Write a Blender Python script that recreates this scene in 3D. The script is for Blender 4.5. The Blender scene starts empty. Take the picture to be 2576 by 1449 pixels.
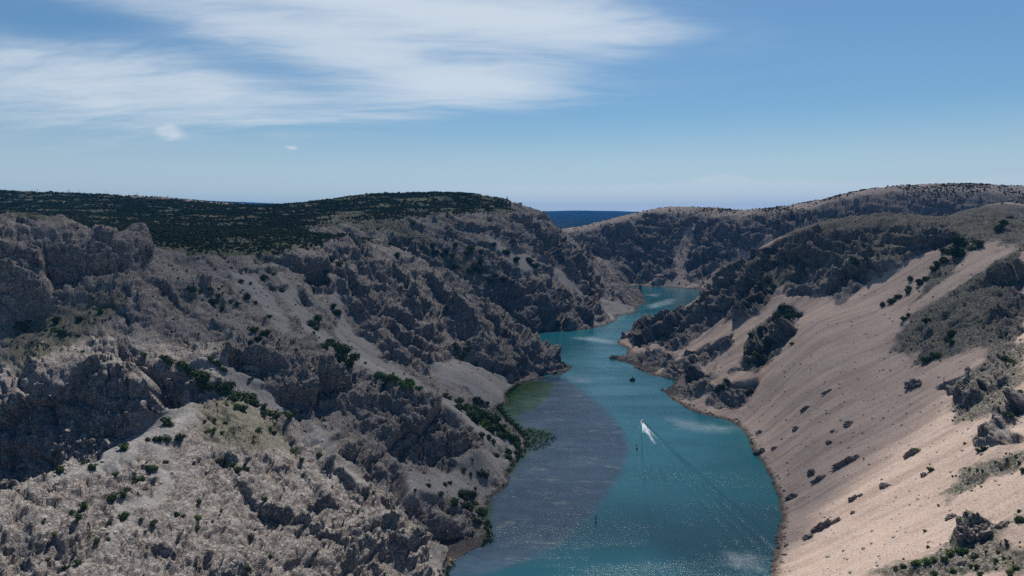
import bpy, math, random
import numpy as np
from mathutils import Vector

C = bpy.context.scene
COL = C.collection
PREVIEW = 1.0            # mesh density factor
R = math.radians

# ------------------------------------------------------------------ camera
PITCH = R(5.9); CAMH = 150.0; F = 1717.3; CU, CV = 1288.0, 724.5   # picture units: 2576 wide
cam = bpy.data.cameras.new('camera'); cam_o = bpy.data.objects.new('camera', cam); COL.objects.link(cam_o)
cam_o.location = (0, 0, CAMH); cam_o.rotation_euler = (R(90) - PITCH, 0, 0)
cam.sensor_width = 36.0; cam.lens = 36.0 * F / 2576.0; cam.clip_start = 1.0; cam.clip_end = 60000.0
C.camera = cam_o

# ------------------------------------------------------------------ node helper
class N:
    """tiny expression wrapper round shader math nodes"""
    def __init__(s, tree, sock): s.t = tree; s.s = sock
    def _m(s, op, *a, clamp=False):
        n = s.t.nodes.new('ShaderNodeMath'); n.operation = op; n.use_clamp = clamp
        for i, v in enumerate((s,) + a):
            if isinstance(v, N): s.t.links.new(v.s, n.inputs[i])
            else: n.inputs[i].default_value = v
        return N(s.t, n.outputs[0])
    def __add__(s, o): return s._m('ADD', o)
    __radd__ = __add__
    def __sub__(s, o): return s._m('SUBTRACT', o)
    def __rsub__(s, o): return (s * -1.0) + o
    def __mul__(s, o): return s._m('MULTIPLY', o)
    __rmul__ = __mul__
    def __truediv__(s, o): return s._m('DIVIDE', o)
    def pow(s, o): return s._m('POWER', o)
    def exp(s): return s._m('EXPONENT')
    def abs(s): return s._m('ABSOLUTE')
    def sqrt(s): return s._m('SQRT')
    def sin(s): return s._m('SINE')
    def mn(s, o): return s._m('MINIMUM', o)
    def mx(s, o): return s._m('MAXIMUM', o)
    def atan2(s, o): return s._m('ARCTAN2', o)
    def clamp(s): return s._m('ADD', 0.0, clamp=True)
    def ss(s, a, b, lo=0.0, hi=1.0):
        n = s.t.nodes.new('ShaderNodeMapRange'); n.interpolation_type = 'SMOOTHSTEP'
        s.t.links.new(s.s, n.inputs[0])
        for i, v in enumerate((a, b, lo, hi)): n.inputs[i + 1].default_value = v
        return N(s.t, n.outputs[0])
def comb(t, x, y, z):
    n = t.nodes.new('ShaderNodeCombineXYZ')
    for i, v in enumerate((x, y, z)):
        if isinstance(v, N): t.links.new(v.s, n.inputs[i])
        else: n.inputs[i].default_value = v
    return n.outputs[0]
def noise(t, vec, scale, detail=4.0, rough=0.5, dist=0.0, dim='3D', lac=2.0):
    n = t.nodes.new('ShaderNodeTexNoise'); n.noise_dimensions = dim
    if vec is not None: t.links.new(vec, n.inputs['Vector'])
    n.inputs['Scale'].default_value = scale; n.inputs['Detail'].default_value = detail
    n.inputs['Roughness'].default_value = rough; n.inputs['Distortion'].default_value = dist
    n.inputs['Lacunarity'].default_value = lac
    return N(t, n.outputs[0])
def voro(t, vec, scale, feature='F1', rnd=1.0):
    n = t.nodes.new('ShaderNodeTexVoronoi'); n.feature = feature
    if vec is not None: t.links.new(vec, n.inputs['Vector'])
    n.inputs['Scale'].default_value = scale; n.inputs['Randomness'].default_value = rnd
    return n
def rgb(t, c):
    n = t.nodes.new('ShaderNodeRGB'); n.outputs[0].default_value = (c[0], c[1], c[2], 1); return n.outputs[0]
def mixc(t, fac, a, b, mode='MIX'):
    n = t.nodes.new('ShaderNodeMix'); n.data_type = 'RGBA'; n.blend_type = mode
    for i, v in ((0, fac), (6, a), (7, b)):
        if isinstance(v, N): t.links.new(v.s, n.inputs[i])
        elif isinstance(v, bpy.types.NodeSocket): t.links.new(v, n.inputs[i])
        elif isinstance(v, (int, float)): n.inputs[i].default_value = v
        else: n.inputs[i].default_value = (v[0], v[1], v[2], 1)
    return n.outputs[2]
def attr(t, name):
    n = t.nodes.new('ShaderNodeAttribute'); n.attribute_name = name
    return N(t, n.outputs['Fac'])
def mapv(t, vec, scale=(1, 1, 1), rot=(0, 0, 0), loc=(0, 0, 0)):
    n = t.nodes.new('ShaderNodeMapping'); t.links.new(vec, n.inputs[0])
    n.inputs['Scale'].default_value = scale; n.inputs['Rotation'].default_value = rot; n.inputs['Location'].default_value = loc
    return n.outputs[0]

# ------------------------------------------------------------------ sun, sky, exposure
SUN_AZ, SUN_EL = R(14), R(57)        # azimuth measured from +Y towards +X
world = bpy.data.worlds.new('World'); C.world = world; world.use_nodes = True
wt = world.node_tree; wt.nodes.clear()
out = wt.nodes.new('ShaderNodeOutputWorld'); bg = wt.nodes.new('ShaderNodeBackground')
wt.links.new(bg.outputs[0], out.inputs[0]); bg.inputs[1].default_value = 0.057
sky = wt.nodes.new('ShaderNodeTexSky'); sky.sky_type = 'NISHITA'; sky.sun_disc = False
sky.sun_elevation = SUN_EL; sky.sun_rotation = SUN_AZ; sky.altitude = 200; sky.air_density = 1.0; sky.dust_density = 0.4; sky.ozone_density = 2.5
tc = wt.nodes.new('ShaderNodeTexCoord'); sep = wt.nodes.new('ShaderNodeSeparateXYZ'); wt.links.new(tc.outputs['Generated'], sep.inputs[0])
dx, dy, dz = (N(wt, sep.outputs[i]) for i in range(3))
azn = dx.atan2(dy) * 57.2958
eln = dz.atan2((dx * dx + dy * dy).sqrt()) * 57.2958
zc = dz.mx(0.0) + 0.10
px = dx / zc; py = dy / zc
pv = comb(wt, px, py, 0.0)
def ell(a0, e0, sa, se, rot=0.0):
    """soft elliptical patch of cloud round azimuth a0, elevation e0 (degrees)"""
    c, s = math.cos(R(rot)), math.sin(R(rot))
    A = azn - a0; E = eln - e0
    u = (A * c + E * s) * (1.0 / sa); v = (E * c - A * s) * (1.0 / se)
    return (u * u + v * v) * -1.0
def ge(*a, k=1.0): return ell(*a).exp() * k
cov = (ge(-16, 16.4, 20, 3.6, -7, k=1.0) + ge(3, 15.2, 10, 1.9, -5, k=.9) + ge(4, 19.5, 24, 2.6, 0, k=.8) + ge(-31, 9.4, 14, 3.0, 3, k=1.0) + ge(-19, 8.2, 10, 1.5, 3, k=.5)
       + ge(-4, 10.2, 9, 1.9, 5, k=.75) + ge(-12, 12.4, 12, 1.6, -8, k=.55) + ge(-37, 16.5, 9, 2.2, 0, k=.6) - ge(-31, 13.3, 8, 1.1, 3, k=.35) - ge(-20, 11.2, 7, 1.1, 0, k=.4))
w1 = noise(wt, mapv(wt, pv, (.55, .9, 1), (0, 0, R(12))), 1.0, 3, .5)
wv = comb(wt, px + w1 * 1.4, py + w1 * 0.8, 0.0)
st1 = noise(wt, mapv(wt, wv, (.60, 1.7, 1), (0, 0, R(-22)), (3.1, 1.7, 0)), 1.25, 9, .62, .35)
st2 = noise(wt, mapv(wt, wv, (1.3, 3.2, 1), (0, 0, R(-12)), (7.3, 2.2, 0)), 1.7, 8, .6, .2)
den = (cov * 1.25 + (st1 - 0.5) * 2.5 + (st2 - 0.5) * 1.7 - 0.16).ss(-0.30, 1.55) * (cov * 2.2).clamp()
puffn = noise(wt, comb(wt, azn * 0.9, eln * 1.6, 3.0), 1.0, 5, .6)
def puff(a0, e0, sa, se): return (ge(a0, e0, sa, se) + (puffn - .5) * 1.0).ss(.42, .95)
puffs = puff(-26.2, 6.2, 1.35, .75) + puff(-17.6, 5.45, .62, .22)
bandedge = (noise(wt, comb(wt, azn * .08, 0.0, 0.0), 1.0, 3, .5) - .5) * 1.6
band = ((eln * -1.0) + 2.7 + bandedge + ge(16.5, 2.9, 2.0, 1.0) * .7).ss(-.35, .35) * (azn + 8.0).ss(-8, 14) * .28 + ((eln * -1.0) + 5.5).ss(-3.5, 4.5) * .66
alpha = (den * .80 + (cov * .30 * st1).clamp() + puffs * .55 + band).clamp()
skyc = mixc(wt, 1.0, sky.outputs[0], (0.74, 1.02, 1.15), "MULTIPLY")
cloudc = rgb(wt, (9.8, 10.9, 11.9))
wt.links.new(mixc(wt, alpha * .85, skyc, cloudc), bg.inputs[0])

sun = bpy.data.lights.new('sun', 'SUN'); sun.energy = 4.6; sun.angle = R(0.5); sun.color = (1.0, 0.96, 0.91)
sun_o = bpy.data.objects.new('sun', sun); COL.objects.link(sun_o)
sd = Vector((math.sin(SUN_AZ) * math.cos(SUN_EL), math.cos(SUN_AZ) * math.cos(SUN_EL), math.sin(SUN_EL)))
sun_o.rotation_euler = sd.to_track_quat('Z', 'Y').to_euler()
C.view_settings.view_transform = 'Standard'; C.view_settings.look = 'None'; C.view_settings.gamma = 1.0
C.view_settings.use_curve_mapping = False; C.view_settings.exposure = 0.30
try:
    C.cycles.use_denoising = False; C.cycles.sample_clamp_direct = 3.0; C.cycles.max_bounces = 5; C.cycles.diffuse_bounces = 2; C.cycles.glossy_bounces = 2; C.cycles.volume_bounces = 0
    C.cycles.transparent_max_bounces = 8; C.cycles.sample_clamp_indirect = 4.0
except Exception: pass

# ------------------------------------------------------------------ numpy noise
f32 = np.float32
def _h(ix, iy, iz, seed):
    with np.errstate(over='ignore'):
        h = (ix.astype(np.uint32) * np.uint32(374761393)) ^ (iy.astype(np.uint32) * np.uint32(668265263)) ^ (iz.astype(np.uint32) * np.uint32(2147483647 & 0x7feb352d)) ^ np.uint32(seed * 7919 + 13)
        h ^= h >> np.uint32(15); h *= np.uint32(0x2c1b3c6d); h ^= h >> np.uint32(12); h *= np.uint32(0x297a2d39); h ^= h >> np.uint32(15)
    return h
def gnoise(x, y, z=None, seed=0):
    """gradient noise, about -1..1; 2D when z is None"""
    x = np.asarray(x, f32); y = np.asarray(y, f32)
    xi = np.floor(x); yi = np.floor(y); fx = x - xi; fy = y - yi
    u = fx * fx * fx * (fx * (fx * 6 - 15) + 10); v = fy * fy * fy * (fy * (fy * 6 - 15) + 10)
    xi = xi.astype(np.int64); yi = yi.astype(np.int64)
    if z is None:
        zi = np.zeros_like(xi)
        def g(ox, oy):
            h = _h(xi + ox, yi + oy, zi, seed)
            a = (h & np.uint32(0xffff)).astype(f32) * f32(2 * math.pi / 65536)
            return np.cos(a) * (fx - ox) + np.sin(a) * (fy - oy)
        a = g(0, 0); b = g(1, 0); c = g(0, 1); d = g(1, 1)
        return ((a + (b - a) * u) * (1 - v) + (c + (d - c) * u) * v) * f32(1.5)
    z = np.asarray(z, f32); zf = np.floor(z); fz = z - zf; w = fz * fz * fz * (fz * (fz * 6 - 15) + 10); zi = zf.astype(np.int64)
    def g(ox, oy, oz):
        h = _h(xi + ox, yi + oy, zi + oz, seed)
        gx = (h & np.uint32(1023)).astype(f32) / f32(511.5) - 1
        gy = ((h >> np.uint32(10)) & np.uint32(1023)).astype(f32) / f32(511.5) - 1
        gz = ((h >> np.uint32(20)) & np.uint32(1023)).astype(f32) / f32(511.5) - 1
        return gx * (fx - ox) + gy * (fy - oy) + gz * (fz - oz)
    def pl(oz):
        a = g(0, 0, oz); b = g(1, 0, oz); c = g(0, 1, oz); d = g(1, 1, oz)
        return (a + (b - a) * u) * (1 - v) + (c + (d - c) * u) * v
    a = pl(0); b = pl(1)
    return (a + (b - a) * w) * f32(1.3)
def fbm2(x, y, octs=4, seed=0, gain=.5):
    s = 0; a = 1.0; f = 1.0
    for i in range(octs): s = s + a * gnoise(x * f, y * f, seed=seed + i); a *= gain; f *= 2.03
    return s
def worley(x, y, z, seed=0):
    """F1, F2 distance to jittered cell points (3D)"""
    xi = np.floor(x).astype(np.int64); yi = np.floor(y).astype(np.int64); zi = np.floor(z).astype(np.int64)
    f1 = np.full(x.shape, 9, f32); f2 = np.full(x.shape, 9, f32); idv = np.zeros(x.shape, f32)
    # only the 8 nearest cells
    sx = np.where(x - xi > .5, 1, -1); sy = np.where(y - yi > .5, 1, -1); sz = np.where(z - zi > .5, 1, -1)
    for a in (0, 1):
        for b in (0, 1):
            for c in (0, 1):
                cx = xi + a * sx; cy = yi + b * sy; cz = zi + c * sz
                h = _h(cx, cy, cz, seed)
                jx = (h & np.uint32(1023)).astype(f32) / f32(1023) * f32(.8) + f32(.1)
                jy = ((h >> np.uint32(10)) & np.uint32(1023)).astype(f32) / f32(1023) * f32(.8) + f32(.1)
                jz = ((h >> np.uint32(20)) & np.uint32(1023)).astype(f32) / f32(1023) * f32(.8) + f32(.1)
                d = (cx + jx - x) ** 2 + (cy + jy - y) ** 2 + (cz + jz - z) ** 2
                near = d < f1
                f2 = np.where(near, f1, np.minimum(f2, d)).astype(f32)
                idv = np.where(near, (h >> np.uint32(8)).astype(f32) / f32(2 ** 24), idv)
                f1 = np.where(near, d, f1).astype(f32)
    return np.sqrt(f1), np.sqrt(f2), idv
def facets(x, y, z, seed=0):
    """chiselled stone: F2-F1, a random height per cell and a random tilted plane inside each cell"""
    xi = np.floor(x).astype(np.int64); yi = np.floor(y).astype(np.int64); zi = np.floor(z).astype(np.int64)
    f1 = np.full(x.shape, 9, f32); f2 = np.full(x.shape, 9, f32); idv = np.zeros(x.shape, f32); pl = np.zeros(x.shape, f32)
    sx = np.where(x - xi > .5, 1, -1); sy = np.where(y - yi > .5, 1, -1); sz = np.where(z - zi > .5, 1, -1)
    for a in (0, 1):
        for b in (0, 1):
            for c in (0, 1):
                cx = xi + a * sx; cy = yi + b * sy; cz = zi + c * sz
                h = _h(cx, cy, cz, seed); h2 = _h(cx, cy, cz, seed + 500)
                dx_ = x - (cx + (h & np.uint32(1023)).astype(f32) / f32(1023) * f32(.8) + f32(.1))
                dy_ = y - (cy + ((h >> np.uint32(10)) & np.uint32(1023)).astype(f32) / f32(1023) * f32(.8) + f32(.1))
                dz_ = z - (cz + ((h >> np.uint32(20)) & np.uint32(1023)).astype(f32) / f32(1023) * f32(.8) + f32(.1))
                d = (dx_ ** 2 + dy_ ** 2 + dz_ ** 2).astype(f32)
                p_ = dx_ * ((h2 & np.uint32(1023)).astype(f32) / f32(512) - 1) + dy_ * (((h2 >> np.uint32(10)) & np.uint32(1023)).astype(f32) / f32(512) - 1) + dz_ * (((h2 >> np.uint32(20)) & np.uint32(1023)).astype(f32) / f32(512) - 1)
                near = d < f1
                f2 = np.where(near, f1, np.minimum(f2, d)); idv = np.where(near, (h >> np.uint32(8)).astype(f32) / f32(2 ** 24), idv)
                pl = np.where(near, p_, pl).astype(f32); f1 = np.where(near, d, f1)
    return np.sqrt(f2) - np.sqrt(f1), idv - f32(.5), pl
def sst(a, b, x):
    t = np.clip((x - a) / (b - a), 0, 1); return t * t * (3 - 2 * t)

# ------------------------------------------------------------------ picture point -> place
cp, sp = math.cos(PITCH), math.sin(PITCH)
def ray(u, v):
    a = (u - CU) / F; b = (CV - v) / F
    return np.array((a, cp + b * sp, -sp + b * cp))
def P(u, v, Y):                       # the place seen at (u, v) at Y metres ahead
    d = ray(u, v); k = Y / d[1]; return (d[0] * k, Y, CAMH + d[2] * k)
def W(u, v):                          # the place on the water seen at (u, v)
    d = ray(u, v); k = CAMH / -d[2]; return (d[0] * k, d[1] * k, 0.0)

left_bank = [W(*p) for p in [(1060,1700),(1085,1560),(1112,1449),(1135,1410),(1172,1393),(1228,1362),(1222,1340),(1205,1300),(1212,1245),(1262,1192),(1300,1150),(1318,1118),(1300,1085),(1262,1050),(1243,1022),(1268,992),(1302,964),(1350,952),(1400,946),(1420,938)]]
nose = [W(1423,932), (46,700,0), (36,740,0), (28,790,0), (22,830,0)]
left_bank2 = [W(*p) for p in [(1335,840),(1385,836),(1440,831),(1500,825),(1570,808),(1600,790),(1617,766),(1608,752),(1602,740)]] + [(255,1440,0)]
far_base = [W(1595,719), W(1620,717), W(1680,721), W(1730,726), W(1770,729)] + [(480,1430,0), (580,1380,0), (700,1300,0), (850,1200,0)]
right_bank = [W(*p) for p in [(1900,1700),(1930,1540),(1943,1449),(1960,1350),(1975,1300),(1968,1250),(1950,1205),(1925,1165),(1900,1140),(1890,1110),(1878,1085),(1850,1060),(1800,1050),(1745,1036),(1715,1018),(1690,1002),(1648,978),(1620,945),(1600,930),(1570,915),(1540,905)]]
right_bank2 = [W(1541,897), W(1580,875), W(1572,855), W(1575,840), W(1612,812), W(1700,792), W(1757,766)] + [(385,1290,0), (480,1260,0), (600,1200,0), (760,1110,0)]
lines = []                            # each: list of (x, y, z)
def L(*pts): lines.append([P(*p) for p in pts])
def Wd(*pts): lines.append(list(pts))
for b in (left_bank, nose, left_bank2, far_base, right_bank, right_bank2): lines.append(b)
# river bed
Wd((40,150,-7),(45,260,-7),(75,330,-8),(95,400,-8),(95,460,-8),(90,540,-8),(88,640,-8),(85,720,-8),(85,800,-8),(110,880,-8),(180,1000,-8),(250,1090,-8),(300,1200,-8),(325,1300,-8),(350,1380,-8),(470,1350,-8),(640,1260,-8),(800,1160,-8))
Wd((40,800,-5),(40,860,-5))
# --- left side: near spur and its ravine
L((0,1449,172),(300,1449,188),(600,1449,210),(850,1449,236),(980,1449,255))
L((-500,1300,170),(-250,1280,190),(0,1232,212),(170,1180,232),(300,1110,252),(400,1050,275),(490,985,300))
L((200,1300,205),(400,1250,232),(600,1200,265)); L((300,1180,240),(500,1100,275),(650,1080,300))
L((700,1330,250),(860,1260,285),(960,1200,315),(1020,1165,332)); L((900,1350,262),(1050,1300,292),(1150,1260,312))
L((1190,1330,305),(1150,1290,312)); L((1110,1185,350),(1180,1215,348),(1250,1170,385))
L((490,985,300),(600,1015,318),(735,1055,335),(860,1055,345),(930,1090,345))
Wd((-300,302,36),(-235,314,40),(-190,320,46),(-160,324,57))
Wd((-260,230,26),(-215,245,28),(-190,262,32),(-165,285,42),(-150,305,56))
L((0,985,322),(120,960,330),(250,925,338),(380,925,335),(478,955,325))
L((480,905,345),(560,950,345),(640,1000,345),(725,1038,345))
L((0,880,365),(150,850,372),(300,800,392),(420,760,415)); L((250,860,365),(420,850,375),(600,860,380),(760,900,378))
L((560,910,352),(700,965,352),(800,985,360),(885,950,372))
# spur between the two gullies
L((1180,1085,372),(1140,1015,382),(1050,985,390),(950,935,402),(880,895,418),(800,855,435),(700,795,458),(600,740,482),(500,690,505),(420,650,522),(385,628,532))
L((900,1080,352),(1000,1120,350),(1090,1180,350)); L((740,880,395),(640,830,415),(520,780,435),(430,720,455))
# the dark cliff top left
L((-300,600,405),(-100,597,412),(0,592,418),(100,585,428),(200,590,438),(300,605,455),(350,622,474),(378,650,490))
L((-300,830,375),(-100,812,388),(0,800,398),(100,782,408),(200,755,418),(290,712,436),(350,690,460))
# plateau rim, left
L((420,622,590),(500,614,610),(600,607,640),(700,599,675),(800,591,715),(870,592,740),(930,602,765))
L((600,660,560),(750,650,600),(850,640,630)); L((540,640,560),(450,655,535))
# gully above the reeds
L((1300,1100,440),(1200,1045,455),(1100,995,475),(1000,945,500),(930,900,520),(870,830,550),(850,740,590),(835,670,625),(825,625,660))
L((700,700,545),(780,790,520),(850,840,515))
# cliff spur
L((1416,915,664),(1400,884,668),(1385,866,671),(1335,832,680),(1300,812,688),(1240,790,698),(1190,748,710),(1150,702,722),(1050,650,740),(965,610,765))
L((1390,890,660),(1350,878,652),(1300,865,640),(1230,850,628),(1200,905,602))
L((885,680,650),(960,720,642),(1040,785,628),(1110,855,612),(1170,930,572))
L((1240,985,545),(1180,930,560),(1120,900,580))
Wd((6,805,7),(-42,820,22),(-93,850,45),(-147,880,74),(-172,895,96),(-190,905,118))
# middle hill
L((965,600,905),(1000,562,965),(1100,557,1000),(1200,553,1030),(1300,548,1060),(1345,545,1110))
L((1150,600,960),(1250,640,950),(1330,700,940),(1380,770,915)); L((1300,620,1010),(1400,690,1015),(1480,760,1030),(1530,790,1045))
L((1400,600,1130),(1450,650,1120),(1520,720,1130),(1570,765,1140))
L((790,513,1420),(860,498,1420),(940,488,1420),(1050,488,1420),(1200,490,1390),(1280,505,1340),(1330,525,1300),(1400,565,1260),(1450,602,1270),(1500,655,1300),(1560,700,1330),(1590,722,1370))
L((1000,520,1200),(1150,522,1200),(1280,532,1180))
# left plateau and its skyline
L((-600,470,1500),(-300,472,1500),(0,479,1500),(100,483,1500),(200,487,1500),(300,491,1500),(400,497,1500),(500,507,1500),(600,516,1500),(700,518,1500),(780,515,1450))
L((-300,560,800),(0,562,800),(200,566,800),(400,572,820),(600,570,860),(800,566,900),(900,570,940))
L((-300,575,560),(0,590,560),(200,597,580),(350,606,620)); L((-100,520,1150),(200,523,1150),(500,535,1150),(800,530,1150))
Wd((-1500,1900,190),(-900,1900,180),(-300,1900,150),(-100,1750,130)); Wd((-1500,2400,120),(-700,2400,110),(0,2400,70),(700,2400,70),(1500,2400,130))
Wd((0,1500,110),(130,1520,60),(60,1700,80))
# --- right hillside
L((2576,1449,205),(2576,1300,236),(2576,1100,282),(2576,900,353),(2576,750,420),(2576,640,478))
L((2200,1449,240),(2200,1300,285),(2200,1100,362),(2200,900,455),(2250,760,520)); L((2400,1300,258),(2400,1100,318),(2400,900,398),(2400,700,497))
L((2060,1250,330),(2060,1050,415),(2060,900,480),(2050,800,540)); L((1900,900,560),(1950,800,600),(2000,720,620)); L((1800,930,565),(1860,830,610),(1920,740,655))
L((2100,765,560),(2180,690,575),(2300,620,570))
L((2900,560,560),(2576,560,565),(2400,560,590),(2200,561,625),(2060,574,655),(1960,600,690),(1900,632,720),(1830,676,760),(1790,722,800),(1755,762,850),(1700,783,870),(1620,812,860),(1580,838,825))
L((1700,850,740),(1640,870,745),(1600,890,735)); L((1650,930,660),(1700,900,670),(1780,850,680)); L((1700,960,622),(1740,900,630),(1760,960,590))
Wd((330,900,95),(420,830,118),(520,780,128),(640,760,130),(900,700,150)); Wd((260,200,118),(330,330,132),(480,420,143),(700,450,148))
# far wall and right skyline
L((1380,610,1750),(1450,578,1720),(1550,560,1700),(1640,532,1700),(1700,519,1730),(1800,521,1720),(1858,529,1690),(1950,522,1610),(2050,514,1520),(2130,507,1440),(2300,513,1370),(2450,511,1320),(2576,502,1290),(2900,490,1250))
L((1700,560,1640),(1800,550,1620),(1900,545,1560),(2000,535,1480)); L((1500,640,1620),(1560,670,1560),(1700,640,1570),(1800,630,1540),(1900,590,1500))
L((1650,690,1505),(1740,690,1500),(1790,690,1470))
Wd((560,1000,112),(700,950,120),(1000,900,140)); L((2130,540,1230),(2300,535,1150),(2576,528,1080)); L((2000,560,1330),(2060,545,1300))
Wd((700,1900,120),(1200,1800,180),(1700,1500,195),(1900,900,175))

def resample(pl):
    outp = [pl[0]]
    for a, b in zip(pl[:-1], pl[1:]):
        a = np.array(a); b = np.array(b); d = np.hypot(*(b - a)[:2])
        m = 0.5 * (a[1] + b[1]); step = 14 + 0.035 * m
        n = max(1, int(round(d / step)))
        for i in range(1, n + 1): outp.append(tuple(a + (b - a) * i / n))
    return outp
cps = []
for pl in lines: cps += resample(pl)
cps = np.array(cps)
keep = []
for i, p in enumerate(cps):
    if all(np.hypot(*(p - cps[j])[:2]) > 4.0 for j in keep): keep.append(i)
cps = cps[keep]
# radial basis surface through the control points
n = len(cps); D = np.hypot(cps[:, None, 0] - cps[None, :, 0], cps[:, None, 1] - cps[None, :, 1])
A = np.zeros((n + 3, n + 3)); A[:n, :n] = -D - np.eye(n) * -1.5; A[:n, n] = 1; A[:n, n + 1:] = cps[:, :2]; A[n, :n] = 1; A[n + 1:, :n] = cps[:, :2].T
sol = np.linalg.solve(A, np.concatenate([cps[:, 2], [0, 0, 0]]))
GS = 5.0; GX = np.arange(-2000, 2000 + GS, GS); GY = np.arange(20, 2500 + GS, GS)
gx, gy = np.meshgrid(GX, GY); G = np.zeros(gx.shape, f32)
gxf = gx.astype(f32); gyf = gy.astype(f32)
for i in range(n): G -= f32(sol[i]) * np.sqrt((gxf - f32(cps[i, 0])) ** 2 + (gyf - f32(cps[i, 1])) ** 2)
G += f32(sol[n]) + f32(sol[n + 1]) * gxf + f32(sol[n + 2]) * gyf
def blur(a, k=1):
    for _ in range(k):
        p = np.pad(a, 1, mode='edge'); a = (p[:-2, 1:-1] + 2 * p[1:-1, 1:-1] + p[2:, 1:-1]) / 4
        p = np.pad(a, 1, mode='edge'); a = (p[1:-1, :-2] + 2 * p[1:-1, 1:-1] + p[1:-1, 2:]) / 4
    return a
G = blur(G, 1)
def samp(g, x, y):
    fx = np.clip((x - GX[0]) / GS, 0, len(GX) - 1.001); fy = np.clip((y - GY[0]) / GS, 0, len(GY) - 1.001)
    ix = fx.astype(int); iy = fy.astype(int); a = fx - ix; b = fy - iy
    return (g[iy, ix] * (1 - a) * (1 - b) + g[iy, ix + 1] * a * (1 - b) + g[iy + 1, ix] * (1 - a) * b + g[iy + 1, ix + 1] * a * b)
def hit(u, v):                        # march a ray to the smooth terrain
    d = ray(u, v); k = np.concatenate([np.arange(60, 700, 1.5), np.arange(700, 2400, 4)]) / d[1]
    x, y, z = d[0] * k, d[1] * k, CAMH + d[2] * k
    below = np.nonzero(z < np.maximum(samp(G, x, y), 0))[0]
    if len(below) == 0: return None
    i = below[0]; return (x[i], y[i])
def region(*pts):                     # outline drawn over the picture -> outline on the ground
    r = [hit(u, v) for u, v in pts]; return np.array([p for p in r if p is not None])
def inside(poly, x, y, soft):
    """signed-distance soft mask of a ground polygon"""
    shp = x.shape; x = x.ravel(); y = y.ravel(); res = np.zeros(x.shape, f32)
    m = (x > poly[:, 0].min() - soft * 2) & (x < poly[:, 0].max() + soft * 2) & (y > poly[:, 1].min() - soft * 2) & (y < poly[:, 1].max() + soft * 2)
    xs = x[m]; ys = y[m]; ins = np.zeros(xs.shape, bool); dist = np.full(xs.shape, 1e9)
    k = len(poly)
    for i in range(k):
        x1, y1 = poly[i]; x2, y2 = poly[(i + 1) % k]
        c = ((y1 > ys) != (y2 > ys)); t = (x2 - x1) * (ys - y1) / (y2 - y1 + 1e-9) + x1; ins ^= c & (xs < t)
        ex, ey = x2 - x1, y2 - y1; q = np.clip(((xs - x1) * ex + (ys - y1) * ey) / (ex * ex + ey * ey + 1e-9), 0, 1)
        dist = np.minimum(dist, np.hypot(xs - x1 - q * ex, ys - y1 - q * ey))
    sd_ = np.where(ins, dist, -dist); res[m] = sst(-soft, soft, sd_)
    return res.reshape(shp)

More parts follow.
